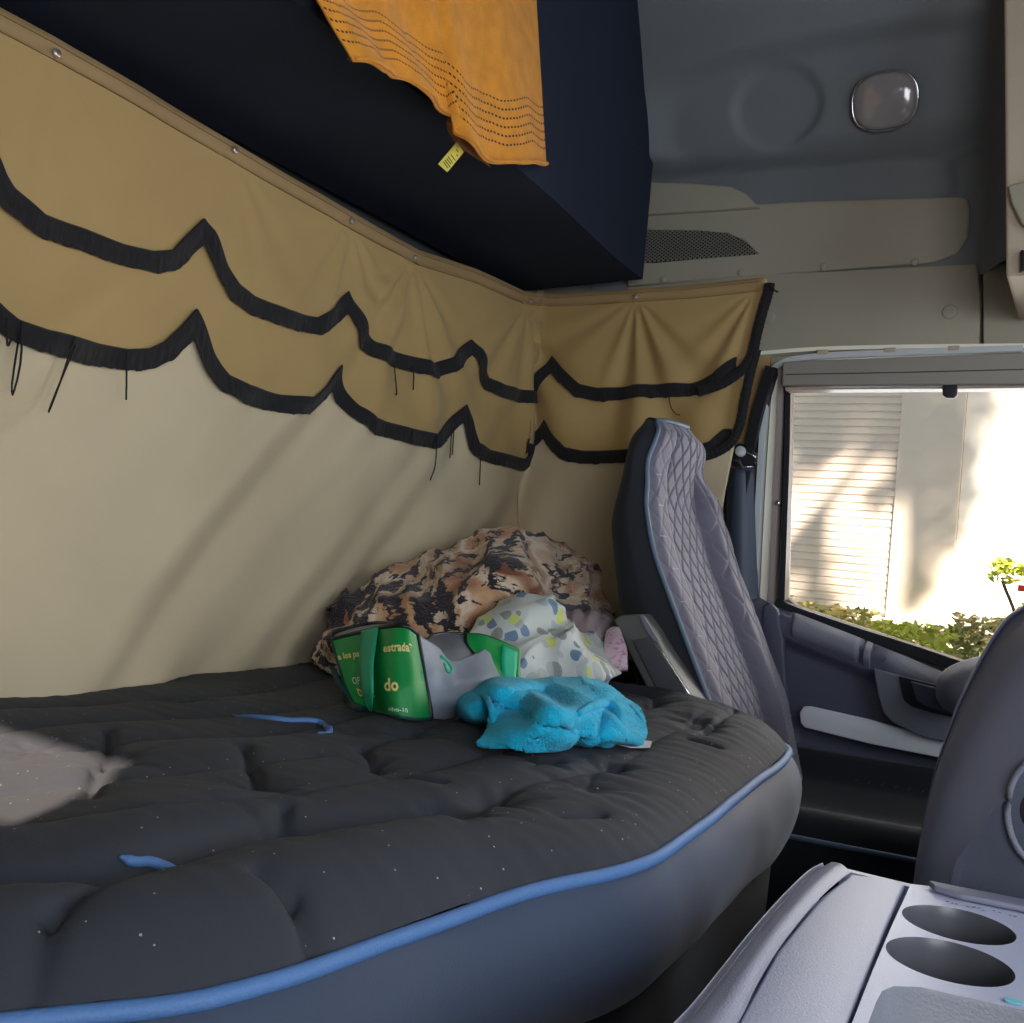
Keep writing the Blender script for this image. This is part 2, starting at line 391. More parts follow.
o = wall_with_hole('wall_passenger', [(-1.3, yp, 0), (1.15, yp, 0), (1.15, yp, 2.42), (-1.3, yp, 2.42)],
    [(-.42, yp, 1.30), (-.36, yp, 1.43), (-.20, yp, 1.415), (-.125, yp, 1.425), (-.110, yp, 1.345), (-.13, yp, 1.285), (-.21, yp, 1.275), (-.34, yp, 1.275)], (0, -.05, 0), m_dark); o['kind'] = 'structure'  # unseen wall; its small opening is shaped to throw the sun patch on the mattress
o = wall_with_hole('wall_front', [(.95, -.4, 0), (.95, 2.1, 0), (.95, 2.1, 2.42), (.95, -.4, 2.42)],
    [(.95, -.2, .97), (.95, 1.9, .97), (.95, 1.9, 1.69), (.95, -.2, 1.69)], (.05, 0, 0), m_dark); o['kind'] = 'structure'

# ---- driver's side wall: door opening with window
def P(px, py, y=YW): return on(px, py, 1, y)
# outer skin of the wall (body panel) with the window opening
win = [P(790, 386), P(1024, 380), Vector((.42, YW, 1.40)), Vector((.42, YW, .80)), P(1024, 681), P(966, 662), P(860, 627), P(796, 606), P(786, 596)]
o = wall_with_hole('wall_driver', [(-1.24, YW, 0), (.95, YW, 0), (.95, YW, 2.42), (-1.24, YW, 2.42)], win, (0, .03, 0), m_panel); o['kind'] = 'structure'
gl = [Vector((p.x, YW + .018, p.z)) for p in win]
prism('window_1', gl, (0, .006, 0), m_glass)['kind'] = 'structure'

# ---- door_1: trim, mouldings, frame
door = tag(empty('door_1', (-.1, YW, .3)), kind='structure')
FY = YW - .005
def strip(name, pts, width, mat, parent, y0, y1, n=40):
    """flat moulding following a polyline on the wall plane (pts are (x,z)); width is measured across"""
    c = curve_pts([(x, 0, z) for x, z in pts], n); vs, fs = [], []
    for i, p in enumerate(c):
        t = (c[min(i + 1, n - 1)] - c[max(i - 1, 0)]).normalized(); s = Vector((-t.z, 0, t.x)) * width / 2
        for q, y in ((p - s, y1), (p - s * .8, y0), (p + s * .8, y0), (p + s, y1)): vs.append(Vector((q.x, y, q.z)))
    for i in range(n - 1):
        for k in range(3): a = i * 4 + k; fs.append((a, a + 4, a + 5, a + 1))
    return autosm(mesh(name, vs, fs, mat, parent), 50)
def xz(px, py, y=YW): p = on(px, py, 1, y); return (p.x, p.z)
tl = [(748, 985), (752, 720), (758, 600), (764, 480), (770, 395), (776, 375), (792, 364), (830, 359), (900, 356), (1024, 352)]
strip('door_seal', [xz(*p) for p in tl], .014, m_seal, door, YW - .035, YW, 90)
strip('door_frame', [xz(x + (9 if i < 5 else 7 if i < 6 else 3), y + (0 if i < 5 else 4 if i < 7 else 6)) for i, (x, y) in enumerate(tl)], .022, m_white, door, YW - .022, YW, 90)
strip('window_rail', [xz(784, 372), xz(784, 390), xz(780, 480), xz(776, 560), xz(774, 612)], .012, m_alum, door, YW - .030, YW, 20)
strip('window_seal', [xz(791, 380), xz(790, 450), xz(787, 540), xz(785, 600)], .014, m_rubber, door, YW - .024, YW, 20)
strip('window_sill_seal', [xz(780, 600), xz(790, 609), xz(850, 630), xz(910, 649), xz(975, 671), xz(1030, 690)], .026, m_rubber, door, YW - .02, YW, 40)
disc('rail_clip', P(778, 503, YW - .03), (0, -1, 0), .006, .006, m_chrome, door, 12)
strip('roof_gutter_trim', [xz(752, 357), xz(820, 352), xz(900, 350), xz(1030, 349)], .010, m_white, door, YW - .03, YW, 30)
for px, py in ((823, 353), (890, 351), (954, 349)): box('trim_clip', P(px - 6, py + 2, YW - .03) - Vector((0, .006, 0)), P(px + 6, py - 3, YW - .03) + Vector((0, .004, 0)), m_cream, door, .002)

# door card: pocketed plastic panel built as a height relief on the wall plane
def topz(x):  # upper edge of the door card
    return interp(x, [(-.63, .957), (-.60, .952), (-.565, .936), (-.50, .920), (-.40, .893), (-.30, .864), (-.2, .834), (-.1, .805), (.45, .70)])
sil = [(P(x, y).x, P(x, y).z) for x, y in ((803, 722), (860, 733), (940, 750), (1024, 766))]
def card(u, v):
    x = lerp(-.625, .5, u ** 1.0); zt = topz(x); z = lerp(.05, zt, v)
    d = .045
    d += .02 * sstep(zt - .075, zt - .045, z) * (1 - sstep(zt - .012, zt, z)) # padded top roll
    if z > zt - .012: d -= .02 * (z - zt + .012) / .012
    zs = interp(x, sil)
    if x > -.50: d -= .014 * sstep(zs - .05, zs - .035, z) * (1 - sstep(zs + .0, zs + .02, z)) # groove for the silver strip
    d += .03 * sstep(.70, .45, z)                     # bulging map pocket below
    d *= sstep(-.625, -.60, x)
    return Vector((x, YW - d, z))
o = grid('door_card', card, 150, 150, m_door, door)
# top ledge (separate cap pieces)
def cap(name, x0, x1, mat):
    def f(u, v):
        x = lerp(x0, x1, u); zt = topz(x); a = v * PI * .95
        e = min(1, min(u, 1 - u) * 14) ** .5
        return Vector((x, YW - .046 - .030 * math.sin(a) * e, zt + .004 - .062 * (v) + .004 * math.sin(a) * e))
    return grid(name, f, 40, 14, mat, door)
cap('armrest_cap', *(P(806, 640).x - .02, P(868, 660).x), m_door2)
cap('ledge_cap', P(870, 660).x, P(877, 660).x, m_door2)
cap('ledge_cap', P(878, 660).x, .3, m_door2)
# handle recess panel
hp = [P(x, y, YW - .068) for x, y in ((874, 668), (920, 680), (1010, 702), (1040, 712), (1040, 765), (960, 744), (925, 737), (893, 722), (884, 712), (879, 694))]
prism('handle_surround', hp, (0, -.012, 0), m_door2, door, .004)
rc = [P(x, y, YW - .081) for x, y in ((899, 676), (960, 691), (1035, 708), (1035, 738), (975, 722), (930, 712), (912, 706), (904, 700))]
prism('handle_recess', rc, (0, -.004, 0), m_rubber, door, .001)
rc = [P(x, y, YW - .086) for x, y in ((911, 681), (962, 694), (1030, 709), (1030, 731), (960, 716), (925, 706), (917, 700))]
prism('pull_handle', rc, (0, -.008, 0), m_belt, door, .003)
# silver strip
sp_ = [P(x, y, YW - .05) for x, y in ((801, 712), (805, 706), (812, 706), (870, 719), (940, 738), (1040, 760), (1040, 778), (945, 758), (870, 743), (806, 727), (802, 722))]
prism('silver_strip', sp_, (0, -.012, 0), m_silver, door, .003)
# rear upright lip of the door card
prism('door_card_edge', [P(x, y, YW - .05) for x, y in ((765, 606), (772, 602), (780, 610), (786, 640), (790, 700), (796, 800), (790, 800), (775, 690), (764, 625))], (0, -.02, 0), m_door, door, .006)

# ---- blind housing + tab : a roller blind rolled up
bl = tag(empty('roller_blind', P(900, 375, YW - .03)), 'grey roller blind rolled up in its housing above the driver window', 'blind')
a, b = P(784, 389, YW - .03), P(1060, 388, YW - .03)
prism('blind_housing', [P(786, 364, YW - .03), P(1024, 355, YW - .03), Vector((.4, YW - .03, 1.46)), Vector((.4, YW - .03, 1.393)), P(1024, 387, YW - .03), P(785, 388, YW - .03)], (0, -.025, 0), m_hous, bl, .004)
strip('blind_bottom_bar', [xz(787, 390, YW - .05), xz(900, 389, YW - .05), xz(1024, 388, YW - .05), (.35, 1.388)], .0055, m_alum, bl, YW - .062, YW - .03, 30)
strip('housing_groove', [xz(786, 375, YW - .05), xz(900, 373, YW - .05), xz(1024, 370, YW - .05)], .002, m_dark, bl, YW - .057, YW - .05, 10)
prism('pull_tab', [P(x, y, YW - .06) for x, y in ((943, 386), (958, 386), (958, 396), (955, 399), (947, 399), (943, 396))], (0, -.012, 0), m_rubber, bl, .003)

# ---- B pillar trim + belt
o = prism('trim_1', [P(x, y, YW - .012) for x, y in ((690, 352), (770, 352), (768, 480), (756, 700), (752, 940), (680, 940))], (0, .012, 0), m_hem, None, .002); o['kind'] = 'structure'
belt = tag(empty('seat_belt', P(745, 465, YW - .03)), 'dark grey seat belt and anchor on the pillar left of the driver window', 'seat belt')
bs = Surf([[at(717, 372, 2.24), at(745, 368, 2.24), at(768, 366, 2.24)][:0] or [P(729, 468, YW - .03), P(741, 468, YW - .045), P(753, 468, YW - .03)],
           [P(726, 540, YW - .03), P(740, 540, YW - .05), P(755, 540, YW - .03)],
           [P(726, 620, YW - .03), P(741, 620, YW - .055), P(758, 620, YW - .03)],
           [P(726, 700, YW - .03), P(742, 700, YW - .055), P(760, 700, YW - .03)]])
grid('belt_cover', bs, 12, 30, m_belt, belt, thick=.006)
strip('webbing', [xz(740, 470, YW - .05), xz(733, 540, YW - .05), xz(728, 600, YW - .05), xz(724, 680, YW - .05)], .045, m_rubber, belt, YW - .048, YW - .03, 20)
strip('webbing', [xz(770, 366, YW - .05), xz(757, 410, YW - .05), xz(748, 450, YW - .05)], .026, m_rubber, belt, YW - .046, YW - .02, 20)
prism('anchor_plate', [P(x, y, YW - .05) for x, y in ((734, 448), (740, 443), (750, 447), (757, 455), (758, 467), (734, 467), (731, 458))], (0, -.012, 0), m_rubber, belt, .004)
disc('anchor_bolt', P(741, 452, YW - .062), (0, -1, .2), .011, .010, m_seal, belt, 20)
tube('anchor_loop', [P(x, y, YW - .07) for x, y in ((733, 460), (739, 461), (743, 467), (754, 467), (756, 457), (748, 452))], .0028, m_chrome, belt)

# ---- upper side panels
pan = tag(empty('trim_2', P(800, 240, YW)), kind='structure')
ym = YW - .012
pl = [P(x, y, ym) for x, y in ((630, 212), (700, 209), (800, 204), (900, 201), (962, 199), (969, 202), (971, 214), (969, 240), (958, 256), (935, 265), (880, 269), (800, 275), (700, 283), (630, 288))]
prism('storage_panel', pl, (0, -.018, 0), m_panel, pan, .006)
pl = [P(x, y, ym) for x, y in ((630, 186), (690, 187), (735, 191), (750, 198), (763, 212), (700, 216), (630, 220))]
prism('raised_lobe', pl, (0, -.030, 0), m_panel, pan, .006)
pl = [P(x, y, ym - .0185) for x, y in ((630, 230), (700, 231), (730, 234), (745, 241), (759, 254), (700, 259), (655, 263), (630, 263))]
prism('speaker_recess', pl, (0, -.0015, 0), m_hole, pan)
# expanded metal mesh
def inside(p, poly):
    c = False; n = len(poly)
    for i in range(n):
        a, b = poly[i], poly[i - 1]
        if (a.z > p[1]) != (b.z > p[1]) and p[0] < (b.x - a.x) * (p[1] - a.z) / (b.z - a.z) + a.x: c = not c
    return c
vs, fs = [], []
x0, x1 = min(p.x for p in pl), max(p.x for p in pl); z0, z1 = min(p.z for p in pl), max(p.z for p in pl)
dx, dz = .0105, .0075
for i in range(int((x1 - x0) / dx) * 2 + 2):
    for j in range(int((z1 - z0) / dz) + 2):
        for s in (-1, 1):
            cx = x0 + i * dx / 2; cz = z0 + j * dz + (dz / 2 if i % 2 else 0)
            a = Vector((cx - dx / 4, 0, cz - s * dz / 4)); b = Vector((cx + dx / 4, 0, cz + s * dz / 4)); m = (a + b) / 2
            if not inside((m.x, m.z), pl): continue
            t = (b - a).normalized(); q = Vector((-t.z, 0, t.x)) * .0011; k = len(vs); a = a - t * .0006; b = b + t * .0006
            for c in (a - q, b - q, b + q, a + q): vs.append(Vector((c.x, ym - .0235, c.z)))
            fs.append((k, k + 1, k + 2, k + 3))
sg = mesh('speaker_grille', vs, fs, m_grid, pan, False); mo = sg.modifiers.new('t', 'SOLIDIFY'); mo.thickness = .0015
for px, py in ((664, 279), (741, 273), (824, 267), (915, 262)): disc('screw_cap', P(px, py, ym - .0185), (0, -1, 0), .0075, .003, m_panel, pan, 20)
lo = tag(empty('trim_3', P(860, 310, YW)), kind='structure')
pl = [P(x, y, ym) for x, y in ((630, 289), (760, 277), (880, 271), (977, 266), (981, 300), (980, 346), (880, 350), (760, 353), (640, 356))]
prism('lower_panel', pl, (0, -.016, 0), m_panel, lo, .003)
pl = [P(x, y, ym) for x, y in ((984, 267), (1024, 264), (1060, 262), (1060, 344), (984, 346))]
prism('corner_panel', pl, (0, -.014, 0), m_panel, lo, .003)
for px, py in ((950, 312), (769, 317)): disc('screw_cap', P(px, py, ym - .016), (0, -1, 0), .014, .004, m_panel, lo, 24)

# ---- roof side moulding: leans in toward the roof, with moulded recesses
def roofside(u, v):
    x = lerp(-1.05, .9, u); z = lerp(1.60, 2.40, v)
    y = 2.052 - .62 * max(0, z - 1.72) ** 1.5
    dd = 0
    ex, ez = (x + .50) / .42, (z - 1.93) / .115             # long oval tray
    r = (abs(ex) ** 3 + abs(ez) ** 3) ** (1 / 3); dd += .030 * (1 - sstep(.78, 1.02, r))
    zz = z - (1.80 + .05 * (-(x + .6)) * 1.2); fx = sstep(-1.0, -.9, x) * (1 - sstep(-.34, -.27, x))   # long pocket below
    dd += .055 * fx * sstep(-.045, .0, zz) * (1 - sstep(.035, .06, zz))
    if x > -.235: dd -= .09 * sstep(-.235, -.17, x)           # front upright
    ex, ez = (x + .62) / .095, (z - 1.945) / .075; r = math.hypot(ex, ez); dd += .012 * (1 - sstep(.8, 1.05, r))
    return Vector((x, min(2.045, y + dd - .012 - .055 * sstep(1.82, 1.89, z)), z))
o = grid('trim_4', roofside, 240, 110, m_roof, None); o['kind'] = 'structure'
# roof lamp
lc = on(885, 101, 1, 1.945)
lamp = tag(empty('roof_lamp', lc), 'unlit oval reading lamp set in the grey roof moulding', 'lamp')
nl = Vector((0, -1, -.45)).normalized(); q = nl.to_track_quat('Z', 'Y')
vs, fs = [], []
for ring, (s, h) in enumerate(((1.0, 0), (1.0, .008), (.90, .012), (.6, .016), (.0, .018))):
    for k in range(32):
        a = 2 * PI * k / 32; ca, sa = math.cos(a), math.sin(a)
        rx = math.copysign(abs(ca) ** .8, ca) * .058; ry = math.copysign(abs(sa) ** .8, sa) * .050
        vs.append(lc + q @ Vector((rx * s, ry * s, h)))
for i in range(4):
    for k in range(32): fs.append((i * 32 + k, i * 32 + (k + 1) % 32, (i + 1) * 32 + (k + 1) % 32, (i + 1) * 32 + k))
mesh('lamp_lens', vs, fs, m_lens, lamp)
tube('lamp_bezel', [lc + q @ Vector((math.copysign(abs(math.cos(a)) ** .8, math.cos(a)) * .060, math.copysign(abs(math.sin(a)) ** .8, math.sin(a)) * .052, .004)) for a in [2 * PI * k / 40 for k in range(40)]], .003, m_chrome, lamp, 6, True)

# ---- overhead compartment at the front
oc = tag(empty('overhead_compartment', on(1014, 270, 1, 1.72)), 'beige overhead compartment end at the upper right edge of the roof', 'compartment')
e0 = [on(x, y, 1, 1.72) for x, y in ((1004, 0), (1005, 140), (1006, 276), (1030, 277))]
prism('compartment_body', [Vector((e0[0].x - .01, 1.72, 2.40)), e0[0], e0[1], e0[2], Vector((.6, 1.72, e0[2].z)), Vector((.6, 1.72, 2.40))], (0, .28, 0), m_cream, oc, .006)
prism('front_flap', [on(x, y, 1, 1.718) for x, y in ((1008, 188), (1040, 180), (1090, 180), (1090, 240), (1040, 238), (1022, 226), (1012, 206))], (0, -.012, 0), m_panel, oc, .004)
prism('rocker_switch', [on(x, y, 1, 1.718) for x, y in ((1021, 252), (1040, 250), (1040, 274), (1021, 273))], (0, -.01, 0), m_rubber, oc, .002)

# ================================================================== MATTRESS
XF = [(-.345, -.62), (-.1, -.56), (.1, -.51), (.25, -.470), (.314, -.45), (.344, -.414), (.409, -.377), (.533, -.369), (.656, -.352), (.784, -.311), (.951, -.319), (1.182, -.340), (1.36, -.352), (1.45, -.366), (1.50, -.392), (1.53, -.44), (1.545, -.52), (1.555, -.62), (1.57, -.72), (1.62, -.77), (1.75, -.79), (2.0, -.80)]
def xf(y):
    s = 0
    w_ = .022 if y < 1.2 else .012
    for k in (-2, -1, 0, 1, 2): s += interp(y + k * w_, XF)
    return s / 5
TUFT = [(108, 768), (262, 796), (372, 772), (455, 822), (285, 838), (538, 768), (606, 770), (690, 730), (500, 805), (178, 700), (420, 740), (350, 736), (650, 712), (30, 745), (585, 790), (700, 735)]
TUFT = [on(x, y, 2, .775) for x, y in TUFT]
SEG = [((108, 735), (109, 770)), ((96, 775), (88, 812)), ((243, 755), (262, 800)), ((362, 750), (377, 776)), ((284, 820), (286, 842)), ((300, 838), (345, 826)), ((400, 785), (440, 792)), ((500, 757), (560, 768)), ((585, 775), (620, 768)), ((440, 810), (462, 822)), ((455, 826), (480, 812)), ((12, 998), (52, 935)), ((52, 935), (110, 905)), ((288, 905), (345, 942)), ((255, 895), (290, 905)), ((700, 742), (735, 722)), ((690, 745), (718, 750)), ((560, 820), (600, 815))]
SEG = [(on(*a, 2, .775), on(*b, 2, .775)) for a, b in SEG]
def segd(p, a, b):
    ab = (b - a).xy; t = max(0, min(1, (p - a.xy).dot(ab) / ab.length_squared)); return (p - a.xy - ab * t).length
def bedh(x, y, fine=True):
    e = xf(y) - x
    if y > 1.3:
        # round far corner: use true distance to the outline
        pass
    h = .752 + .030 * (1 - math.exp(-max(0, e) / .028))
    h += (.006 * sstep(.3, .8, e)) - .016 * sstep(.25, .8, e)
    h += .016 * sstep(1.15, 1.4, y) * math.exp(-((e - .10) / .10) ** 2)
    near = 1 - sstep(.55, .85, y)
    h += near * (.016 * math.exp(-((e - .06) / .05) ** 2) - .020 * math.exp(-((e - .135 - .02 * nz(y * 4)) / .018) ** 2) + .012 * math.exp(-((e - .20) / .04) ** 2))
    wv = e + .035 * nz(x * 3, y * 2.2, 3) * 2 + .012 * math.sin(y * 14)
    rib = abs(math.sin(PI * wv / .115)); h += .010 * (rib ** .5 - .7) * sstep(.05, .16, e) * sstep(XB, XB + .08, x)
    h += .010 * nz(x * 5, y * 5, 1) * sstep(.03, .2, e)
    if fine:
        p = Vector((x, y))
        for t in TUFT:
            d = (p - t.xy); r = d.length
            if r < .16:
                a = math.atan2(d.y, d.x)
                h -= .008 * math.exp(-(r / .026) ** 2) + .002 * abs(math.cos(a * 3.5 + t.x * 40)) ** 6 * math.exp(-(r / .05) ** 2) * (1 - math.exp(-(r / .01) ** 2)) * -1
                h -= .0035 * (1 - abs(math.sin(a * 2.5 + t.y * 30)) ** .35) * math.exp(-(r / .055) ** 2) * 1.6
        for a, b in SEG:
            d = segd(p, a, b)
            if d < .03: h -= .0075 * math.exp(-(d / .0045) ** 2) + .003 * math.exp(-(d / .014) ** 2)
        # fine pulling wrinkles running into the piping
        h += .0014 * nz(y * 46, e * 7, 2) * sstep(.01, .05, e) * (1 - sstep(.10, .22, e)) * sstep(.5, .9, y)
        h += .0012 * nz(x * 20, y * 60, 5)
    return h
Y0 = -.33
mt = tag(empty('mattress', (-.8, .8, .62)), 'black tufted sleeper mattress with blue piping filling the bunk along the curtain', 'mattress')
def mtop(u, v):
    y = lerp(Y0, 1.985, v); x = lerp(XB - .03, xf(y), u ** .8); return Vector((x, y, bedh(x, y)))
grid('mattress_top', mtop, 260, 520, m_matt, mt)
edge = [Vector((xf(y), y, .752 + .003 * nz(y * 8))) for y in [lerp(Y0, 1.98, i / 260) for i in range(261)]]
tube('piping', [p + Vector((.003, 0, -.001)) for p in edge], .0056, m_pipe, mt, 10)
def mside(u, v):
    i = u * 260; p = edge[min(int(i), 260)]; q = edge[min(int(i) + 1, 260)]; p = p.lerp(q, i - int(i)); t = (edge[min(int(i) + 3, 260)] - edge[max(int(i) - 3, 0)]); nn = Vector((t.y, -t.x, 0)).normalized()
    prof = [(0, 0), (.014, -.02), (.024, -.05), (.024, -.085), (.010, -.12), (-.012, -.140), (-.045, -.148)]
    c = cr_pt([Vector((a, b, 0)) for a, b in prof], v)
    k = 1 + .18 * nz(p.y * 5, v * 2) ; 
    return p + nn * (c.x * k + .004 * nz(p.y * 9, v * 3, 4)) + Vector((0, 0, c.y * (.88 + .12 * sstep(.9, 1.4, p.y))))
grid('mattress_side', mside, 260, 24, m_mside, mt)
for pts in (((232, 714), (270, 718), (305, 720), (322, 723), (330, 728), (318, 730)), ((120, 855), (135, 858), (155, 862), (190, 867))):
    c = [bp(x, y, .002) for x, y in pts]; c = curve_pts(c, 30)
    tube('inner_piping', [Vector((p.x, p.y, bedh(p.x, p.y) + .0015)) for p in c], .0036, m_pipe, mt, 8, rf=lambda t: .3 + .7 * min(1, 5 * t, 5 * (1 - t)))
# bunk base
bs_ = tag(empty('storage_locker', (-.8, .8, 0)), 'dark fabric-covered locker under the sleeper mattress', 'locker')
def basef(u, v):
    y = lerp(Y0, 1.985, u); return Vector((xf(y) - .018 - (0.02 * v), y, lerp(.635, .0, v)))
grid('base_panel', basef, 80, 6, m_base, bs_, thick=.02, off=0)
box('base_platform', (XB - .05, Y0, .60), (-.82, 1.98, .635), m_base, bs_)

# ================================================================== CURTAIN
def path(s):  # s = y along the back, then wraps on to the side plane; returns (point2d, inward normal)
    if s <= YS: return Vector((XB, s, 0)), Vector((1, 0, 0))
    return Vector((XB + (s - YS), YS, 0)), Vector((0, -1, 0))
def sz(px, py):
    p = on(px, py, 0, XB + .032)
    if p.y <= YS - .022: return (p.y, p.z)
    p = on(px, py, 1, YS - .028); return (YS + p.x - XB - .02, p.z)
TOP = [(-.5, 1.585)] + [sz(*p) for p in ((0, 8), (56, 37), (146, 90), (239, 146), (340, 206), (420, 251), (476, 269), (525, 292))] + [(YS, 1.596)] + [sz(*p) for p in ((560, 295), (645, 290), (700, 286), (770, 282))]
TOP[-1] = (YS + on(770, 282, 1, YS).x - XB, on(770, 282, 1, YS).z)
def ztop(s): return interp(s, TOP)
SE = YS + on(770, 282, 1, YS).x - XB
STUD = [sz(*p) for p in ((57, 53), (235, 150), (352, 221), (415, 258), (530, 301), (645, 297), (768, 287))]
def fold(s, z):
    d = 0
    for k, (a, b) in enumerate(STUD):
        amp = (.008, .008, .016, .034, .032, .022, .018)[k]
        dx, dz_ = s - a, z - b; r = math.hypot(dx, dz_)
        if r < .9:
            th = math.atan2(dx, -dz_)
            d += amp * (math.cos(th * (9 + k) + k) * .6 + math.cos(th * 17 + k * 2) * .4) * math.exp(-abs(th) ** 2 / 1.2) * (r / (r + .08)) * math.exp(-r / .35)
    # long diagonal drag folds, falling toward the lower left
    a = s * .72 - z * .70; b = s * .70 + z * .72
    k = sstep(1.50, 1.15, z) 
    d += .036 * k * (nz(a * 6, b * 1.2, 0) + .5 * nz(a * 15, b * 2, 5)) * (1 if s < YS else .5)
    d += .004 * nz(s * 7, z * 4, 9)
    if s > YS: d += .012 * math.cos((s - YS) * 34 + (1.6 - z) * 8) * sstep(1.58, 1.3, z) * .6
    # gathered tuck in the corner
    d += .018 * math.exp(-((s - YS - .012) / .012) ** 2) * sstep(.8, 1.3, z)
    d += .03 * sstep(.9, .76, z) * sstep(1.3, .9, s)     # foot of the curtain lies out on the mattress
    e = min(s + .02, YS) ; 
    near = math.exp(-abs(s - YS) / .03)
    return d * (1 - .0 * near)
def cpt(s, z, lift=0):
    p, n = path(s); d = fold(s, z) + lift + .022
    if s <= YS: q = Vector((XB + d, min(s, YS - max(0, fold(YS + .0001, z) + .02)), z))
    else: q = Vector((max(p.x, XB + fold(YS - .0001, z) + .02), YS - d, z))
    return q
cur = tag(empty('bunk_curtain', (XB, 1.9, .78)), 'beige curtain with scalloped black fringes drawn along the bunk and round its corner', 'curtain')
S0 = -.30
def redge(z):
    pts = sorted([(on(x, y, 1, YS).z, YS + on(x, y, 1, YS).x - XB) for x, y in ((770, 282), (752, 352), (742, 420), (733, 470), (724, 520), (715, 600), (712, 720))])
    return interp(z, pts)
ss = [lerp(S0, YS - .03, i / 240) for i in range(241)] + [YS + k for k in (-.024, -.018, -.012, -.008, -.004, -.001, .001, .004, .008, .012, .016, .02, .026)] 
nb = len(ss)
def layer(name, zt, zb, mat, lift, nz_, smax=None, ds=.006, thick=.0012):
    S = []; s = S0
    S = list(ss); s = YS + .03
    vs, fs = [], []
    NS = 90; base = S[-1]
    cols = S + [base + (k / NS) for k in range(1, NS + 1)]        # last part is scaled to the right edge per height
    for j in range(nz_ + 1):
        for i, s_ in enumerate(cols):
            v = j / nz_
            if i < len(S): s1 = s_; z = lerp(zt(s1), zb(s1), v)
            else:
                f = s_ - base; s1 = base + f * (SE - base); z = lerp(zt(s1), zb(s1), v); e = redge(z); s1 = base + f * (min(e, SE) - base); z = lerp(zt(s1), zb(s1), v)
            vs.append(cpt(s1, z, lift))
    W = len(cols)
    for j in range(nz_):
        for i in range(W - 1): fs.append((j * W + i, (j + 1) * W + i, (j + 1) * W + i + 1, j * W + i + 1))
    o = mesh(name, vs, fs, mat, cur)
    if thick: m = o.modifiers.new('t', 'SOLIDIFY'); m.thickness = thick; m.offset = 0
    return o
layer('curtain_cloth', lambda s: ztop(s), lambda s: bedh(XB + .05, min(s, 1.96), False) - .004 if s < YS else .770, m_curt, 0, 110)
UP = [(-40, 120), (-20, 135), (0, 159.5), (8, 176), (16.6, 189), (46.5, 216), (83, 229), (123, 246), (149.5, 253), (169.5, 251.6), (183, 238), (203.4, 219), (212.7, 232.6), (226, 266), (237.6, 286), (252.6, 297.4), (286, 311), (317.6, 318.7), (335, 308), (351, 291.6), (358, 308), (366.9, 334.5), (375.7, 343.3), (405.6, 355.7), (437, 364.4), (451, 358), (473, 340), (481, 350.4), (491.8, 378.5), (504, 385.6), (525, 390.8), (535.8, 389), (546, 373), (558.6, 355.7), (571, 369.7), (588.5, 385.6), (606, 389), (638, 387), (699, 384), (724, 375), (745, 358.6)]
LO = [(-40, 270), (-20, 280), (0, 300), (10, 311.6), (20, 321.5), (43, 331.5), (66.5, 337), (99.7, 344.8), (133, 350.5), (153, 349.8), (166, 343), (179.5, 328), (193.8, 309), (202.7, 326.5), (216, 356.4), (229, 376.4), (246, 386.3), (282.5, 396.3), (309, 398), (328, 386), (343, 365), (349, 382), (358, 406.7), (370.4, 419), (405.6, 429.5), (433.7, 434.8), (451, 420.7), (465.4, 405), (471.4, 420.7), (476, 443.6), (490, 450.7), (523, 459.5), (528.7, 452.4), (539, 434.8), (552, 420.7), (562, 436.6), (574.5, 449), (592, 452.4), (634, 451.4), (700, 450), (720, 443), (733, 430)]
def prof(pts):
    p = [sz(*q) for q in pts]; p.sort(key=lambda a: a[0])
    p = [(-.5, p[0][1] + .02), (p[0][0] - .12, p[0][1] + .06)] + p if p[0][0] > -.3 else p
    return p
UPP, LOP = prof(UP), prof(LO)
layer('upper_valance', lambda s: ztop(s) + .0005, lambda s: interp(s, UPP) - .004, m_val, .006, 40)
layer('lower_valance', lambda s: ztop(s) - .01, lambda s: interp(s, LOP) - .004, m_val, .003, 50)
def fringe(name, prof_, w_, lift):
    n = 900; S = [lerp(S0, SE - .045, i / n) for i in range(n + 1)]
    zt = [interp(s, prof_) for s in S]; ds = S[1] - S[0]; k = int(w_ / ds) + 1; vs, fs = [], []
    zb = []
    for i, s in enumerate(S):
        m = 9
        for j in range(max(0, i - k), min(n, i + k) + 1):
            d = (j - i) * ds
            if abs(d) < w_: m = min(m, zt[j] - math.sqrt(w_ * w_ - d * d))
        rag = .0025 * abs(nz(s * 220, 0, lift * 99)) + .004 * max(0, nz(s * 60, 3, 0)) ; zb.append(m - rag)
    for i, s in enumerate(S):
        for v in (0, .08, .4, .75, 1):
            z = lerp(zt[i] + .002, zb[i], v); L_ = lift + (.003 if 0 < v < .5 else .001) + .0015 * nz(s * 160, v * 2, 7) * (v > .1)
            vs.append(cpt(s, z, L_))
    for i in range(n):
        for j in range(4): a = i * 5 + j; fs.append((a, a + 1, a + 6, a + 5))
    o = mesh(name, vs, fs, m_fringe, cur, False); m = o.modifiers.new('t', 'SOLIDIFY'); m.thickness = .0012; m.offset = 0
fringe('upper_fringe', UPP, .026, .009)
fringe('lower_fringe', LOP, .026, .007)
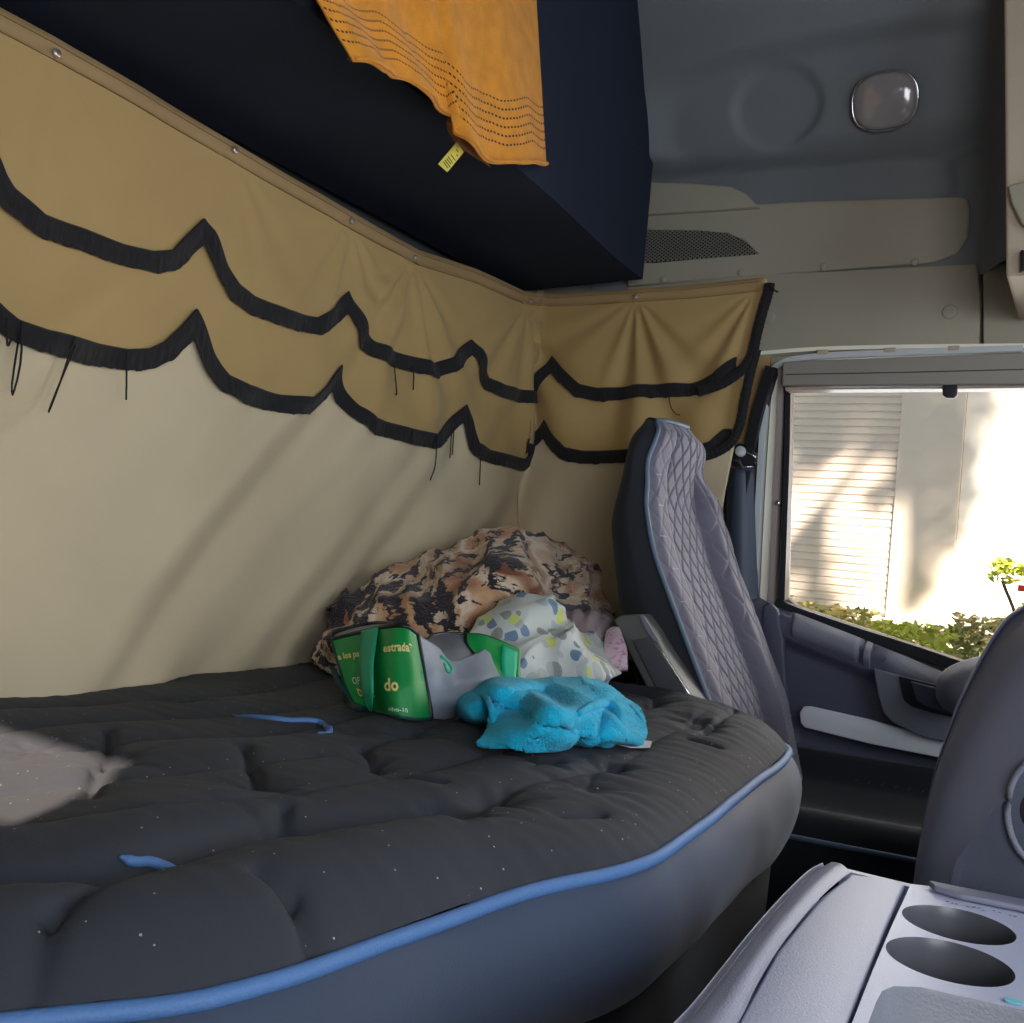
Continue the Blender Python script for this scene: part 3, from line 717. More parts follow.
# fringe running up the free end of the curtain
def endfringe(name, pts, w_):
    c = curve_pts([on(x, y, 1, YS - .04) for x, y in pts], 90); vs, fs = [], []
    for i, p in enumerate(c):
        t = (c[min(i + 1, 89)] - c[max(i - 1, 0)]).normalized(); s = Vector((t.z, 0, -t.x)) * (w_ + .003 * nz(i * .9))
        if s.x < 0 and False: s = -s
        for k in (0, .5, 1): vs.append(p + s * (k - .5) + Vector((0, 0.0006 * math.sin(i * 1.7) - .004 * (k == .5), 0)))
    for i in range(89):
        for k in range(2): a = i * 3 + k; fs.append((a, a + 3, a + 4, a + 1))
    o = mesh(name, vs, fs, m_fringe, cur, False); m = o.modifiers.new('t', 'SOLIDIFY'); m.thickness = .003
endfringe('end_fringe', ((699, 392), (724, 383), (742, 370), (752, 356), (757, 335), (762, 315), (768, 295), (770, 284)), .020)
endfringe('end_fringe', ((700, 458), (718, 452), (732, 442), (740, 425), (745, 400), (751, 372), (757, 350)), .018)
# hem: folded band with two rows of stitching, studs
def band(name, z0, z1, mat, lift, s_a, s_b, n=260):
    vs, fs = [], []
    for i in range(n + 1):
        s = lerp(s_a, s_b, i / n)
        for z in (z0, (z0 + z1) / 2, z1): vs.append(cpt(s, ztop(s) - z, lift))
    for i in range(n):
        for j in range(2): a = i * 3 + j; fs.append((a, a + 1, a + 4, a + 3))
    o = mesh(name, vs, fs, mat, cur); m = o.modifiers.new('t', 'SOLIDIFY'); m.thickness = .0018; m.offset = 0
band('top_hem', -.002, .024, m_hem, .0072, S0, SE - .005)
band('hem_stitching', .006, .0066, m_stitch, .0084, S0, SE - .01)
band('hem_stitching', .0255, .0262, m_stitch, .0078, S0, SE - .01)
for a, b in STUD[:6]:
    p = cpt(a, b, .010); disc('snap_stud', p, (1, 0, 0) if a < YS else (0, -1, 0), .0055, .004, m_snap, cur, 16)
for pts in (((18, 322), (12, 360), (5, 394), (3, 380), (16, 330)), ((66, 337), (61, 380), (54, 412), (58, 395), (68, 345)), ((128, 352), (129, 380), (128, 400)), ((391, 362), (391, 392), (389, 394)), ((411, 366), (412, 375), (411, 390)), ((430, 436), (428, 465), (425, 480)), ((449, 430), (446, 458)), ((452, 428), (450, 455)), ((476, 458), (475, 485)), ((365, 422), (364, 435)), ((402, 430), (401, 444)), ((6, 318), (3, 345), (7, 340))):
    q = [cpt(*sz(x, y), .016) for x, y in pts]
    tube('loose_thread', curve_pts(q, 12), .0013, m_thread, cur, 5)
tube('loose_thread', curve_pts([on(x, y, 1, YS - .03) for x, y in ((669, 397), (671, 407), (676, 414), (680, 415))], 10), .001, m_thread, cur, 5)
tube('loose_thread', curve_pts([on(x, y, 1, YS - .05) for x, y in ((769, 284), (774, 290), (778, 292))], 8), .0018, m_thread, cur, 5)

# ================================================================== UPPER BUNK
ub = tag(empty('upper_bunk', (-1.05, .9, 1.61)), 'folded-up upper bunk covered in dark navy felt above the curtain', 'bunk')
c1, c2, c3 = on(643, 290, 1, 1.97), on(655, 34, 1, 1.97), on(640, 0, 1, 1.97)
def bunkx(y): return -.845 - .048 * sstep(1.30, 1.97, y)
vs, fs = [], []
ring = [(0, 0), (1, 0), (1.0, .60), (.97, .68), (.90, .74), (.80, .78), (0, .78)]
n = 30; K = len(ring)
for i in range(n + 1):
    y = lerp(-.33, 1.975, i / n); X = bunkx(y)
    for a, b in ring:
        z = 1.613 + b + (.0 if b == 0 else 0); x = lerp(XB - .04, X, a)
        if b == 0 and a == 0: z = 1.602
        vs.append((x, y, z))
for i in range(n):
    for k in range(K): a, b = i * K + k, i * K + (k + 1) % K; fs.append((a, a + K, b + K, b))
fs.append(tuple(range(K))); fs.append(tuple(n * K + k for k in range(K))[::-1])
autosm(mesh('bunk_body', vs, fs, m_bunk, ub), 30)
del vs

# ================================================================== DRIVER SEAT
seat = tag(empty('driver_seat', (-.5, 1.78, .3)), 'high-backed driver seat in dark quilted fabric with blue-grey piping', 'seat')
XN = [(.40, -.45), (.6, -.48), (.771, -.531), (.877, -.587), (1.007, -.654), (1.109, -.691), (1.179, -.692), (1.225, -.680), (1.262, -.690)]
XBK = [(.40, -.62), (.78, -.67), (.93, -.722), (1.0, -.738), (1.07, -.753), (1.16, -.748), (1.214, -.748), (1.24, -.742), (1.262, -.725)]
YN = [(.40, 1.585), (1.05, 1.60), (1.14, 1.625), (1.20, 1.638), (1.235, 1.648), (1.262, 1.69)]
YFR = [(.40, 1.93), (.75, 1.945), (.95, 1.975), (1.06, 1.975), (1.12, 1.955), (1.16, 1.915), (1.21, 1.895), (1.24, 1.88), (1.262, 1.835)]
def sm(z, T): return sum(interp(z + k * .008, T) for k in (-2, -1, 0, 1, 2)) / 5
ZT = 1.258
def seatfront(u, v, quilt=True):
    z = lerp(.42, ZT, v); y0, y1 = sm(z, YN), sm(z, YFR); y = lerp(y0, y1, u); x = sm(z, XN)
    tors = 1 - sstep(1.12, 1.19, z); hd = 1 - tors
    # bolsters left/right, recessed centre, rounded head
    b1 = sstep(.0, .08, u) * (1 - sstep(.16, .24, u)); b2 = sstep(.62, .74, u) * (1 - sstep(.90, 1.0, u) ** 2)
    d = tors * (.012 * b1 + .034 * b2) + hd * .018 * math.sin(PI * u)
    d += .012 * math.sin(PI * u) * tors
    for s in (.22, .66): d -= .010 * math.exp(-((u - s) / .012) ** 2) * tors + .004 * math.exp(-((u - s) / .012) ** 2) * hd
    if quilt and .0 < u < 1:
        yy, zz = y * 1.0, z
        k = .036 if not (.68 < u) else .056
        a = math.sin(PI * (yy / k + zz / (k * 1.45))); b = math.sin(PI * (yy / k - zz / (k * 1.45)))
        g = min(abs(a), abs(b)); dep = .0045 * sstep(.80, .95, z) if u > .68 else .0036 
        if u < .20: dep *= .35
        d -= dep * math.exp(-(g / .22) ** 2)
    d -= .03 * (sstep(.93, 1.0, u)) ** 2 + .01 * (1 - sstep(0, .05, u)) * hd
    d -= .012 * sstep(.965, 1.0, v) ** 2
    return Vector((x + d, y, z))
bcov = grid('backrest_cover', seatfront, 190, 330, m_seatf, seat)
def shell(u, v):   # near side, back, far side
    z = lerp(.42, ZT, v); y0, y1 = sm(z, YN), sm(z, YFR); a = seatfront(0, v, False); b = seatfront(1, v, False); xb = sm(z, XBK)
    P_ = [a, Vector((lerp(a.x, xb, .5), y0 - .018, z)), Vector((xb, y0 + .02, z)), Vector((xb - .012, (y0 + y1) / 2, z)), Vector((xb, y1 - .02, z)), Vector((lerp(b.x, xb, .5), y1 + .008, z)), b]
    return cr_pt(P_, u)
grid('backrest_shell', shell, 60, 80, m_seatb, seat)
# crown closing cap
def crown(u, v):
    a = seatfront(u, 1, False); b = shell(1 - u, 1) if False else None
    s = shell(v * 0, 1); y = a.y; xb = sm(ZT, XBK)
    return Vector((lerp(a.x, xb, v), a.y, ZT + .006 * math.sin(PI * v)))
grid('backrest_crown', crown, 20, 6, m_seatb, seat)
pp = [seatfront(0, i / 100, False) + Vector((.002, -.001, 0)) for i in range(101)] + [seatfront(i / 20, 1, False) + Vector((0, 0, .002)) for i in range(1, 12)]
tube('backrest_piping', pp, .0042, m_spipe, seat, 8)
# tied stitches
vs, fs = [], []
def tick(u, v, du):
    a = seatfront(u, v, False); b = seatfront(min(u + du, .99), v, False); k = len(vs); up = Vector((0, 0, .0009)); o_ = Vector((.0022, -.001, 0))
    vs.extend([a - up + o_, b - up + o_, b + up + o_, a + up + o_]); fs.append((k, k + 1, k + 2, k + 3))
for i in range(13): tick(.05 + .02 * (i % 2), .10 + i * .065, .05)
for i in range(9):
    for j in range(3): tick(.72 + j * .08 + .03 * (i % 2), .28 + i * .028 - j * .02, .03)
append(bcov, vs, fs, m_seatstitch)
# cushion
def cush(u, v):
    x = lerp(-.60, .05, u); y = lerp(1.555, 2.01, v)
    e = min(v, 1 - v) * .45
    z = .605 + .03 * (1 - math.exp(-e / .02)) - .02 * math.sin(PI * v) ** 2 + .02 * u * u + .045 * math.exp(-((v - .9) / .07) ** 2) + .012 * math.exp(-((v - .1) / .06) ** 2)
    if u > .9: z -= 6 * (u - .9) ** 2
    return Vector((x, y, z))
ccov = grid('cushion', cush, 60, 60, m_seatb, seat)
vs, fs = [], []
for i in range(16):
    for j in range(6):
        u, v = .35 + i * .035 + .017 * (j % 2), .15 + j * .13; a = cush(u, v); b = cush(u + .007, v + .012); k = len(vs)
        vs.extend([a + Vector((0, 0, .002)), a + Vector((.0012, 0, .0025)), b + Vector((.0012, 0, .0025)), b + Vector((0, 0, .002))]); fs.append((k, k + 1, k + 2, k + 3))
append(ccov, vs, fs, m_spipe)
tube('cushion_piping', [cush(i / 50, 0) + Vector((0, -.002, 0)) for i in range(51)], .004, m_spipe, seat, 8)
def cside(u, v):
    a = cush(u, 0); return Vector((a.x, a.y - .012 * math.sin(PI * v) - .002, lerp(a.z - .002, .44, v)))
grid('cushion_side', cside, 50, 10, m_seatb, seat)
box('seat_base', (-.55, 1.62, .0), (-.02, 1.97, .45), m_base, seat, .02)
# folded up armrest on the near side
arm = [on(x, y, 1, 1.535) for x, y in ((613, 619), (621, 615), (640, 614), (650, 628), (662, 650), (702, 712), (712, 730), (668, 730), (655, 705), (632, 660))]
a_o = prism('armrest', arm, (0, .06, 0), m_arm, seat, .006)
prism('armrest_pad', [on(x, y, 1, 1.5335) for x, y in ((633, 640), (651, 637), (662, 654), (700, 712), (709, 728), (678, 728), (664, 702))], (0, -.004, 0), m_armpad, a_o, .0015)
prism('armrest_hinge_cap', [on(x, y, 1, 1.5335) for x, y in ((640, 615), (645, 616), (656, 634), (660, 640), (655, 641), (648, 632))], (0, -.006, 0), m_door2, a_o, .0015)
tube('armrest_trim', [on(x, y, 1, 1.530) for x, y in ((653, 639), (664, 656), (682, 684), (703, 713))], .0018, m_chrome, a_o, 6)

# ================================================================== DASHBOARD
dash = tag(empty('dashboard_wing', (-.05, 1.2, .5)), 'grey curved side of the dashboard with a round vent ring, right edge', 'dashboard')
OUT = [(1100, 560), (1060, 580), (1024, 607), (1008, 618), (994, 636), (978, 664), (960, 700), (948, 732), (938, 762), (926, 812), (917, 862), (913, 900)]
INN = [(1140, 600), (1100, 640), (1078, 668), (1060, 700), (1044, 732), (1024, 767), (1008, 790), (994, 810), (978, 832), (966, 848), (955, 864), (948, 900)]
R0 = [on(x, y, 1, 1.32) for x, y in OUT]; R1 = [on(x, y, 1, 1.20) + Vector((-.0, 0, 0)) for x, y in OUT]
# silhouette curve lies at y=1.15, skin turns the corner toward the viewer side at y=1.0
ya, yb = 1.17, 1.03
S_out = [on(x, y, 1, ya) for x, y in OUT]; S_in = [on(x, y, 1, yb) for x, y in INN]
far = [p + Vector((.03, .50, .0)) for p in S_out]
def shift(p, dx, dy, dz): return p + Vector((dx, dy, dz))
mid = [a.lerp(b, .5) + Vector((-.012, -.012, .0)) for a, b in zip(S_out, S_in)]
back = [p + Vector((.006, .02, 0)) for p in S_out]
skin = Surf([S_in, mid, S_out, back, far])
grid('wing_skin', lambda u, v: skin(u, v), 60, 50, m_dash, dash)
face = Surf([S_in, [p + Vector((.05, 0.004, -.01)) for p in S_in], [Vector((max(p.x + .25, .30), yb + .01, p.z)) for p in S_in]])
grid('wing_face', lambda u, v: face(u, v), 40, 20, m_dashd, dash)
vc = on(1045, 812, 1, yb - .004)
tube('vent_ring', [vc + Vector((.030 * math.cos(a), 0, .048 * math.sin(a))) for a in [2 * PI * k / 40 for k in range(40)]], .003, m_door2, dash, 8, True)
disc('vent_knob', vc + Vector((0, .012, 0)), (0, -1, 0), .024, .006, m_base, dash, 28)
box('wing_lower', (S_in[-1].x + .0, yb + .01, .0), (.5, 1.70, .745), m_dashd, dash, .01)
prism('top_lip', [on(x, y, 1, 1.19) for x, y in ((1008, 618), (1016, 611), (1040, 596), (1100, 560), (1100, 572), (1040, 608), (1016, 622))], (0, .03, 0), m_dash, dash, .003)
# ledge knob on the door, beside the wing
kn = Surf([[P(953, 692, 1.98), P(957, 680, 1.94), P(978, 672, 1.93), P(1010, 668, 1.95)], [P(953, 694, 1.96), P(962, 690, 1.91), P(985, 684, 1.90), P(1010, 680, 1.92)], [P(955, 698, 1.98), P(964, 701, 1.94), P(985, 700, 1.94), P(1010, 700, 1.95)]])
g = grid('door_grab_knob', lambda u, v: kn(u, v), 20, 14, m_door2, door, thick=.03, off=-1)

# ================================================================== CONSOLE
cons = tag(empty('centre_console', (-.05, .7, .3)), 'grey plastic centre console with two cup holders in the foreground', 'console')
zc = .756
def C_(px, py, z=zc): return on(px, py, 2, z)
# raised outer rail: sections sweep along left side
LE = [(560, 1150), (640, 1070), (690, 1020), (722, 980), (748, 946), (772, 917), (794, 893), (812, 876), (826, 868)]
RE = [(640, 1170), (692, 1090), (738, 1023), (757, 985), (778, 950), (800, 921), (822, 896), (840, 880), (851, 872)]
outer = [C_(x, y, .742) for x, y in LE]; inner = [C_(x, y, .757) for x, y in RE]
midr = [a.lerp(b, .5) + Vector((0, 0, .006)) for a, b in zip(outer, inner)]
low = [Vector((p.x - .004, p.y + .003, .70)) for p in outer]; low2 = [Vector((p.x + .012, p.y, .30)) for p in outer]; low3 = [Vector((p.x + .012, p.y, 0)) for p in outer]
rs = Surf([inner, midr, outer, low, low2, low3])
grid('side_rail', lambda u, v: rs(u, v), 60, 60, m_cons, cons)
# end wall toward the seat
ew = [C_(826, 868, .742), C_(838, 866, .757), C_(851, 872, .757)]
# main top
MT = [C_(x, y, .7545) for x, y in ((640, 1170), (692, 1090), (738, 1023), (778, 950), (822, 896), (851, 874), (880, 878), (905, 884), (885, 930), (868, 972), (848, 1023), (800, 1130), (780, 1180))]
prism('top_panel', MT, (0, 0, -.02), m_cons, cons, .002)
# cup holder plate with real wells
pc = [C_(x, y) for x, y in ((911, 884), (930, 886), (1024, 906), (1110, 925), (1160, 1180), (790, 1180), (852, 1023), (872, 972), (892, 925))]
def plate(name, outer, holes, z, mat):
    bm = bmesh.new(); es = []
    def loop(pts):
        v = [bm.verts.new(p) for p in pts]; es.extend(bm.edges.new((v[i], v[(i + 1) % len(v)])) for i in range(len(v))); return v
    loop(outer); hl = [loop(h) for h in holes]
    bmesh.ops.triangle_fill(bm, use_beauty=True, use_dissolve=False, edges=es)
    for h in hl:
        hs = set(h)
        for f in [f for f in bm.faces if all(v in hs for v in f.verts)]: bm.faces.remove(f)
    for f in bm.faces:
        if f.normal.z < 0: f.normal_flip()
    return frombm(name, bm, mat, cons)
h1, h2, rH = C_(958, 924), C_(949, 960.5), .0395
def circ(c, r, n=48, z=None): return [Vector((c.x + r * math.cos(2 * PI * k / n), c.y + r * math.sin(2 * PI * k / n), c.z if z is None else z)) for k in range(n)]
tray = [C_(x, y) for x, y in ((876, 1002), (882, 991), (894, 986), (920, 987), (1024, 1010), (1090, 1025), (1100, 1150), (820, 1150), (862, 1040))]
pl_o = plate('cup_plate', pc, [circ(h1, rH * .98), circ(h2, rH), tray], zc, m_cons2)
if pl_o.data.polygons[0].normal.z < 0: pl_o.data.flip_normals()
def well(c, r):
    prof = [(r, 0), (r * .975, -.003), (r * .96, -.008), (r * .90, -.055), (r * .85, -.062), (0.001, -.064)]
    vs, fs = [], []; n = 48
    for a, b in prof:
        for k in range(n): vs.append(Vector((c.x + a * math.cos(2 * PI * k / n), c.y + a * math.sin(2 * PI * k / n), c.z + b)))
    for i in range(len(prof) - 1):
        for k in range(n): fs.append((i * n + k, i * n + (k + 1) % n, (i + 1) * n + (k + 1) % n, (i + 1) * n + k))
    o = mesh('cup_holder', vs, fs, m_cup, cons)
well(h1, rH * .98); well(h2, rH)
# tray well
tc_ = sum(tray, Vector()) / len(tray)
def trayring(s, dz_): return [Vector((lerp(tc_.x, p.x, s), lerp(tc_.y, p.y, s), zc + dz_)) for p in tray]
rings = [trayring(1, 0), trayring(.985, -.004), trayring(.95, -.036), trayring(.92, -.040), trayring(.3, -.041)]
vs = [p for r in rings for p in r]; n = len(tray); fs = [(i * n + k, i * n + (k + 1) % n, (i + 1) * n + (k + 1) % n, (i + 1) * n + k) for i in range(4) for k in range(n)] + [tuple(4 * n + k for k in range(n))]
autosm(mesh('tray', vs, fs, m_tray, cons), 40)
# plate skirt, rear lip, body
box('console_body', (C_(860, 930).x, .30, .0), (.34, .885, .67), m_cons, cons, .01)
prism('rear_lip', [C_(x, y, zc + .001) for x, y in ((928, 886), (1024, 905), (1110, 922), (1110, 933), (1024, 913), (960, 900), (934, 892))], (0, 0, .005), m_dash, cons, .002)
prism('rear_wall', [C_(840, 867, .75), C_(911, 884, .75), C_(1110, 925, .75), C_(1110, 925, .75) + Vector((0, -.012, 0)), C_(911, 887, .75), C_(842, 870, .75)], (0, 0, -.35), m_cons, cons)
# worn black marks
vs, fs = [], []
for i in range(14):
    px = 946 + i * 5.2 + random.uniform(-1, 1); py = 902.5 + (px - 946) * .19 + random.uniform(-1, 1)
    if i in (3, 8, 11): continue
    a, b = C_(px, py, zc + .0008), C_(px + random.uniform(2, 4), py + random.uniform(-.4, 1.5), zc + .0008); k = len(vs); q = Vector((-(b - a).y, (b - a).x, 0)).normalized() * .0011
    vs += [a - q, b - q * .4, b + q, a + q]; fs.append((k, k + 1, k + 2, k + 3))
append(pl_o, vs, fs, m_smudge)
prism('cyan_mark', [C_(x, y, zc + .0006) for x, y in ((1004, 998), (1012, 999), (1022, 1002), (1022, 1005), (1010, 1003), (1005, 1001))], (0, 0, .0006), m_cyan, cons)

# ================================================================== THINGS ON THE BED
def rest(p, lift=.004):
    z = bedh(p.x, p.y, False) + lift
    x = max(p.x, XB + .055); y = min(p.y, YS - .05)
    return Vector((x, y, max(p.z, z)))
# --- leopard blanket
lb = [[(320, 668, 1.66), (350, 690, 1.60), (400, 700, 1.60), (450, 700, 1.62), (500, 690, 1.66), (560, 680, 1.78), (614, 650, 1.92)],
      [(318, 650, 1.67), (345, 640, 1.62), (395, 640, 1.60), (440, 648, 1.60), (495, 625, 1.64), (560, 625, 1.76), (616, 622, 1.92)],
      [(322, 632, 1.69), (352, 612, 1.66), (400, 598, 1.66), (452, 592, 1.66), (508, 575, 1.66), (562, 595, 1.80), (614, 604, 1.95)],
      [(332, 616, 1.70), (362, 594, 1.71), (408, 572, 1.74), (460, 552, 1.78), (512, 545, 1.78), (562, 566, 1.88), (606, 588, 1.98)],
      [(340, 606, 1.72), (372, 586, 1.76), (418, 562, 1.82), (462, 541, 1.87), (512, 530, 1.90), (560, 547, 1.97), (600, 575, 2.03)],
      [(342, 625, 1.73), (374, 610, 1.80), (420, 590, 1.90), (464, 575, 1.98), (512, 565, 2.02), (560, 575, 2.06), (600, 595, 2.08)],
      [(342, 665, 1.73), (374, 660, 1.82), (420, 655, 1.94), (464, 650, 2.02), (512, 640, 2.06), (560, 640, 2.08), (602, 640, 2.10)]]
ls = Surf([[at(x, y + (9 if k in (3, 4) else 5 if k == 2 else 0), Z) for x, y, Z in r] for k, r in enumerate(lb)])
def leo(u, v):
    p = ls(u, v); n = ls.n(u, v)
    a = u * 3.2 + v * 1.1; k = sstep(0, .08, v) * sstep(0, .04, u) * (1 - sstep(.97, 1, u))
    d = .022 * (1 - abs(nz(a * 1.5, (u - v) * 2.2, 2)) * 2.2) * k + .009 * (1 - abs(nz(a * 3.2, v * 3 - u * 3, 6)) * 2) * k + .0015 * nz(u * 70, v * 70)
    p = p - n * d if n.dot(CF) > 0 else p + n * d
    return rest(p)
o = grid('blanket', leo, 200, 130, m_leo, None, thick=.008); tag(o, 'bunched leopard and tiger print fleece blanket heaped in the curtain corner', 'blanket')
# --- patterned sheet
sh = [[(440, 690, 1.44), (500, 700, 1.42), (550, 700, 1.42), (585, 696, 1.46), (612, 684, 1.55)],
      [(455, 660, 1.46), (505, 668, 1.42), (550, 672, 1.43), (590, 660, 1.47), (611, 664, 1.56)],
      [(465, 634, 1.52), (510, 640, 1.47), (548, 640, 1.50), (580, 640, 1.53), (606, 645, 1.62)],
      [(485, 620, 1.56), (520, 608, 1.53), (552, 610, 1.56), (570, 628, 1.62), (600, 636, 1.68)],
      [(500, 610, 1.60), (530, 603, 1.60), (556, 608, 1.62), (574, 626, 1.70), (600, 640, 1.74)],
      [(500, 650, 1.64), (530, 650, 1.66), (556, 650, 1.70), (574, 655, 1.76), (600, 660, 1.80)]]
s2 = Surf([[at(x, y, Z + .04) for x, y, Z in r] for r in sh])
def she(u, v):
    p = s2(u, v); n = s2.n(u, v)
    if n.dot(CF) > 0: n = -n
    k = sstep(0, .1, v) * sstep(0, .06, u)
    d = .020 * (1 - 2.2 * abs(nz(u * 2.2 + v * 1.5, u * 1.5 - v * 2.5, 11))) * k + .006 * (1 - 2 * abs(nz(u * 5 - v * 3, v * 4 + u, 3))) * k
    return rest(p + n * (d - .006), .006)
o = grid('bed_sheet', she, 130, 100, m_sheet, None, thick=.003); tag(o, 'crumpled pale sheet printed with grey, blue and lime leaves, behind the turquoise towel', 'sheet')
# --- mauve cloth
mv = Surf([[at(*p) for p in r] for r in [[(560, 660, 1.68), (600, 668, 1.66), (616, 668, 1.68)], [(560, 630, 1.70), (592, 632, 1.67), (616, 640, 1.70)], [(562, 616, 1.74), (592, 610, 1.74), (618, 622, 1.76)], [(562, 650, 1.80), (592, 650, 1.80), (618, 650, 1.80)]]])
def mvf(u, v):
    p = mv(u, v); return rest(p + Vector((0, 0, .010 * nz(u * 7, v * 6, 8))), .008)
o = grid('pillowcase', mvf, 40, 40, m_mauve, None, thick=.003); tag(o, 'crumpled dull mauve cloth between the leaf-print sheet and the seat', 'cloth')
# --- pink printed bag
pk = Surf([[at(*p) for p in r] for r in [[(604, 668, 1.60), (616, 669, 1.60), (628, 669, 1.60)], [(604, 645, 1.64), (615, 642, 1.63), (625, 644, 1.62)], [(606, 630, 1.68), (612, 627, 1.67), (619, 627, 1.66)]]])
o = grid('pink_pouch', lambda u, v: rest(pk(u, v), .003), 16, 16, m_pink, None, thick=.012); tag(o, 'small pink floral printed pouch beside the grey armrest', 'pouch')
# --- turquoise towel
tw = [[(464, 688, .020), (500, 683, .030), (540, 683, .034), (575, 683, .034), (600, 684, .032), (620, 697, .026), (638, 716, .014)],
      [(468, 697, .030), (500, 691, .050), (540, 690, .050), (575, 691, .048), (598, 696, .046), (616, 708, .034), (641, 728, .012)],
      [(487, 704, .034), (512, 702, .046), (542, 700, .050), (575, 706, .046), (600, 712, .036), (614, 722, .030), (641, 738, .008)],
      [(491, 716, .026), (520, 714, .040), (548, 712, .046), (575, 720, .036), (596, 727, .026), (608, 735, .020), (630, 743, .006)],
      [(495, 734, .010), (525, 730, .026), (550, 730, .030), (572, 736, .020), (590, 738, .016), (602, 743, .010), (616, 745, .005)],
      [(477, 749, .004), (515, 752, .004), (545, 751, .004), (562, 748, .004), (577, 742, .006), (592, 744, .004), (606, 746, .004)]]
ts = Surf([[bp(*p) for p in r] for r in tw])
def twf(u, v):
    p = ts(u, v); n = ts.n(u, v)
    if n.z < 0: n = -n
    k = sstep(0, .08, v) * (1 - sstep(.85, 1, v) * .7)
    d = .008 * (1 - 2.4 * abs(nz(u * 3.4 + v * 1.2, v * 2.4 - u * 1.6, 21))) * k + .002 * nz(u * 9, v * 8, 2) * k + .0012 * nz(u * 120, v * 90)
    return rest(p + n * d, .007)
tt = tag(empty('turquoise_towel', bp(560, 748, 0)), 'turquoise terry towel crumpled on the mattress in front of the green bag', 'towel')
grid('towel_cloth', twf, 160, 110, m_turq, tt, thick=.005)
# rolled fold on the left
fl = Surf([[bp(*p) for p in r] for r in [[(457, 692, .018), (470, 687, .028), (485, 687, .034), (499, 696, .034)], [(455, 699, .020), (464, 699, .030), (480, 700, .034), (495, 706, .030)], [(460, 711, .012), (470, 713, .018), (483, 714, .020), (495, 716, .018)], [(466, 718, .004), (476, 720, .004), (486, 721, .004), (496, 721, .006)]]])
grid('rolled_fold', lambda u, v: rest(fl(u, v), .003), 30, 30, m_turq, tt, thick=.006)
for k, pts in enumerate((((578, 714, .046), (592, 706, .050), (606, 703, .046), (616, 710, .040), (620, 722, .030), (614, 734, .020), (598, 737, .016)), ((604, 690, .040), (622, 703, .032), (637, 718, .022), (642, 733, .010), (634, 743, .006), (614, 745, .006)))):
    tube('hem_fold', [rest(p, .010) for p in curve_pts([bp(*p) for p in pts], 40)], .0065, m_turq, tt, 8, rf=lambda t: .5 + math.sin(PI * t) * .6)
tube('side_hem', [rest(p, .010) for p in curve_pts([bp(*p) for p in ((484, 692, .044), (490, 705, .040), (494, 720, .026), (496, 733, .014), (479, 747, .006))], 30)], .0042, m_turq, tt, 6)
# --- scrap of paper
pp_ = [bp(x, y, .003) for x, y in ((612, 743), (636, 740), (652, 742), (650, 748), (630, 748))]
o = prism('paper_scrap', pp_, (0, 0, .001), m_paper); tag(o, 'small white paper scrap sticking out from under the turquoise towel', 'paper')

# ================================================================== GREEN BAG
bag = tag(empty('cooler_bag', at(400, 700, 1.4)), 'green and grey soft bag with webbing handles lying on the mattress', 'bag')
def bz(px, py, Z, lift=.004): return rest(at(px, py, Z), lift)
GB = [bp(354, 704, .006), bp(372, 711, .006), bp(392, 715, .005), bp(412, 719, .005), bp(431, 719, .006)]
GZ = [zof(p) for p in GB]; GD = (.11, .09, .07, .05, .04)
def gpt(px, py, c, f): return at(px, py, GZ[c] + GD[c] * f)
gf = Surf([[gpt(x, y, c, f) for c, (x, y) in enumerate(row)] for f, row in ((1, ((332, 640), (358, 633), (385, 627), (404, 626), (417, 634))), (.7, ((336, 655), (360, 650), (385, 647), (405, 648), (421, 656))), (.4, ((341, 672), (362, 672), (386, 670), (408, 672), (425, 678))), (.15, ((347, 690), (366, 693), (388, 694), (410, 697), (429, 700))))] + [GB])
class Wr(Surf):
    def __init__(s, base, amp, f): s.b = base; s.a = amp; s.f = f
    def __call__(s, u, v):
        return s.b(u, v) - CF * s.a * (1 - 2 * abs(nz(u * s.f, v * s.f, 4))) * (math.sin(PI * u) * math.sin(PI * v)) ** .5
    def n(s, u, v, e=.004):
        n = Surf.n(s, u, v, e); return -n if n.dot(CF) > 0 else n
gfw = Wr(gf, .004, 2.2)
grid('front_panel', gfw, 60, 60, m_green, bag, thick=.002, off=0)
def border(name, S, sides, r, mat, parent):
    pts = []
    for sd in sides:
        for i in range(21):
            t = i / 20; pts.append(S(*{'t': (t, 0), 'r': (1, t), 'b': (1 - t, 1), 'l': (0, 1 - t)}[sd]))
    tube(name, pts, r, mat, parent, 8)
border('black_binding', gfw, 'tr', .0036, m_blackp, bag); border('black_binding', gfw, 'bl', .0025, m_greend, bag)
# opening rim behind front panel: grey lining strip
ZT0, ZT3 = GZ[0] + GD[0], GZ[3] + GD[3]
rim = Surf([[gpt(333, 639, 0, 1), gpt(358, 633, 1, 1), gpt(385, 627, 2, 1), gpt(400, 625, 3, 1)], [at(334, 634, ZT0 + .02), at(352, 628, ZT0 + .04), at(375, 624, ZT0 + .03), at(396, 623, ZT3 + .03)]])
grid('rim_lining', rim, 20, 6, m_grey, bag, thick=.002)
tube('rim_binding', curve_pts([at(332, 640, ZT0), at(334, 633, ZT0 + .02), at(352, 627, ZT0 + .04), at(375, 623, ZT0 + .03), at(398, 624, ZT3 + .01)], 30), .0028, m_blackp, bag)
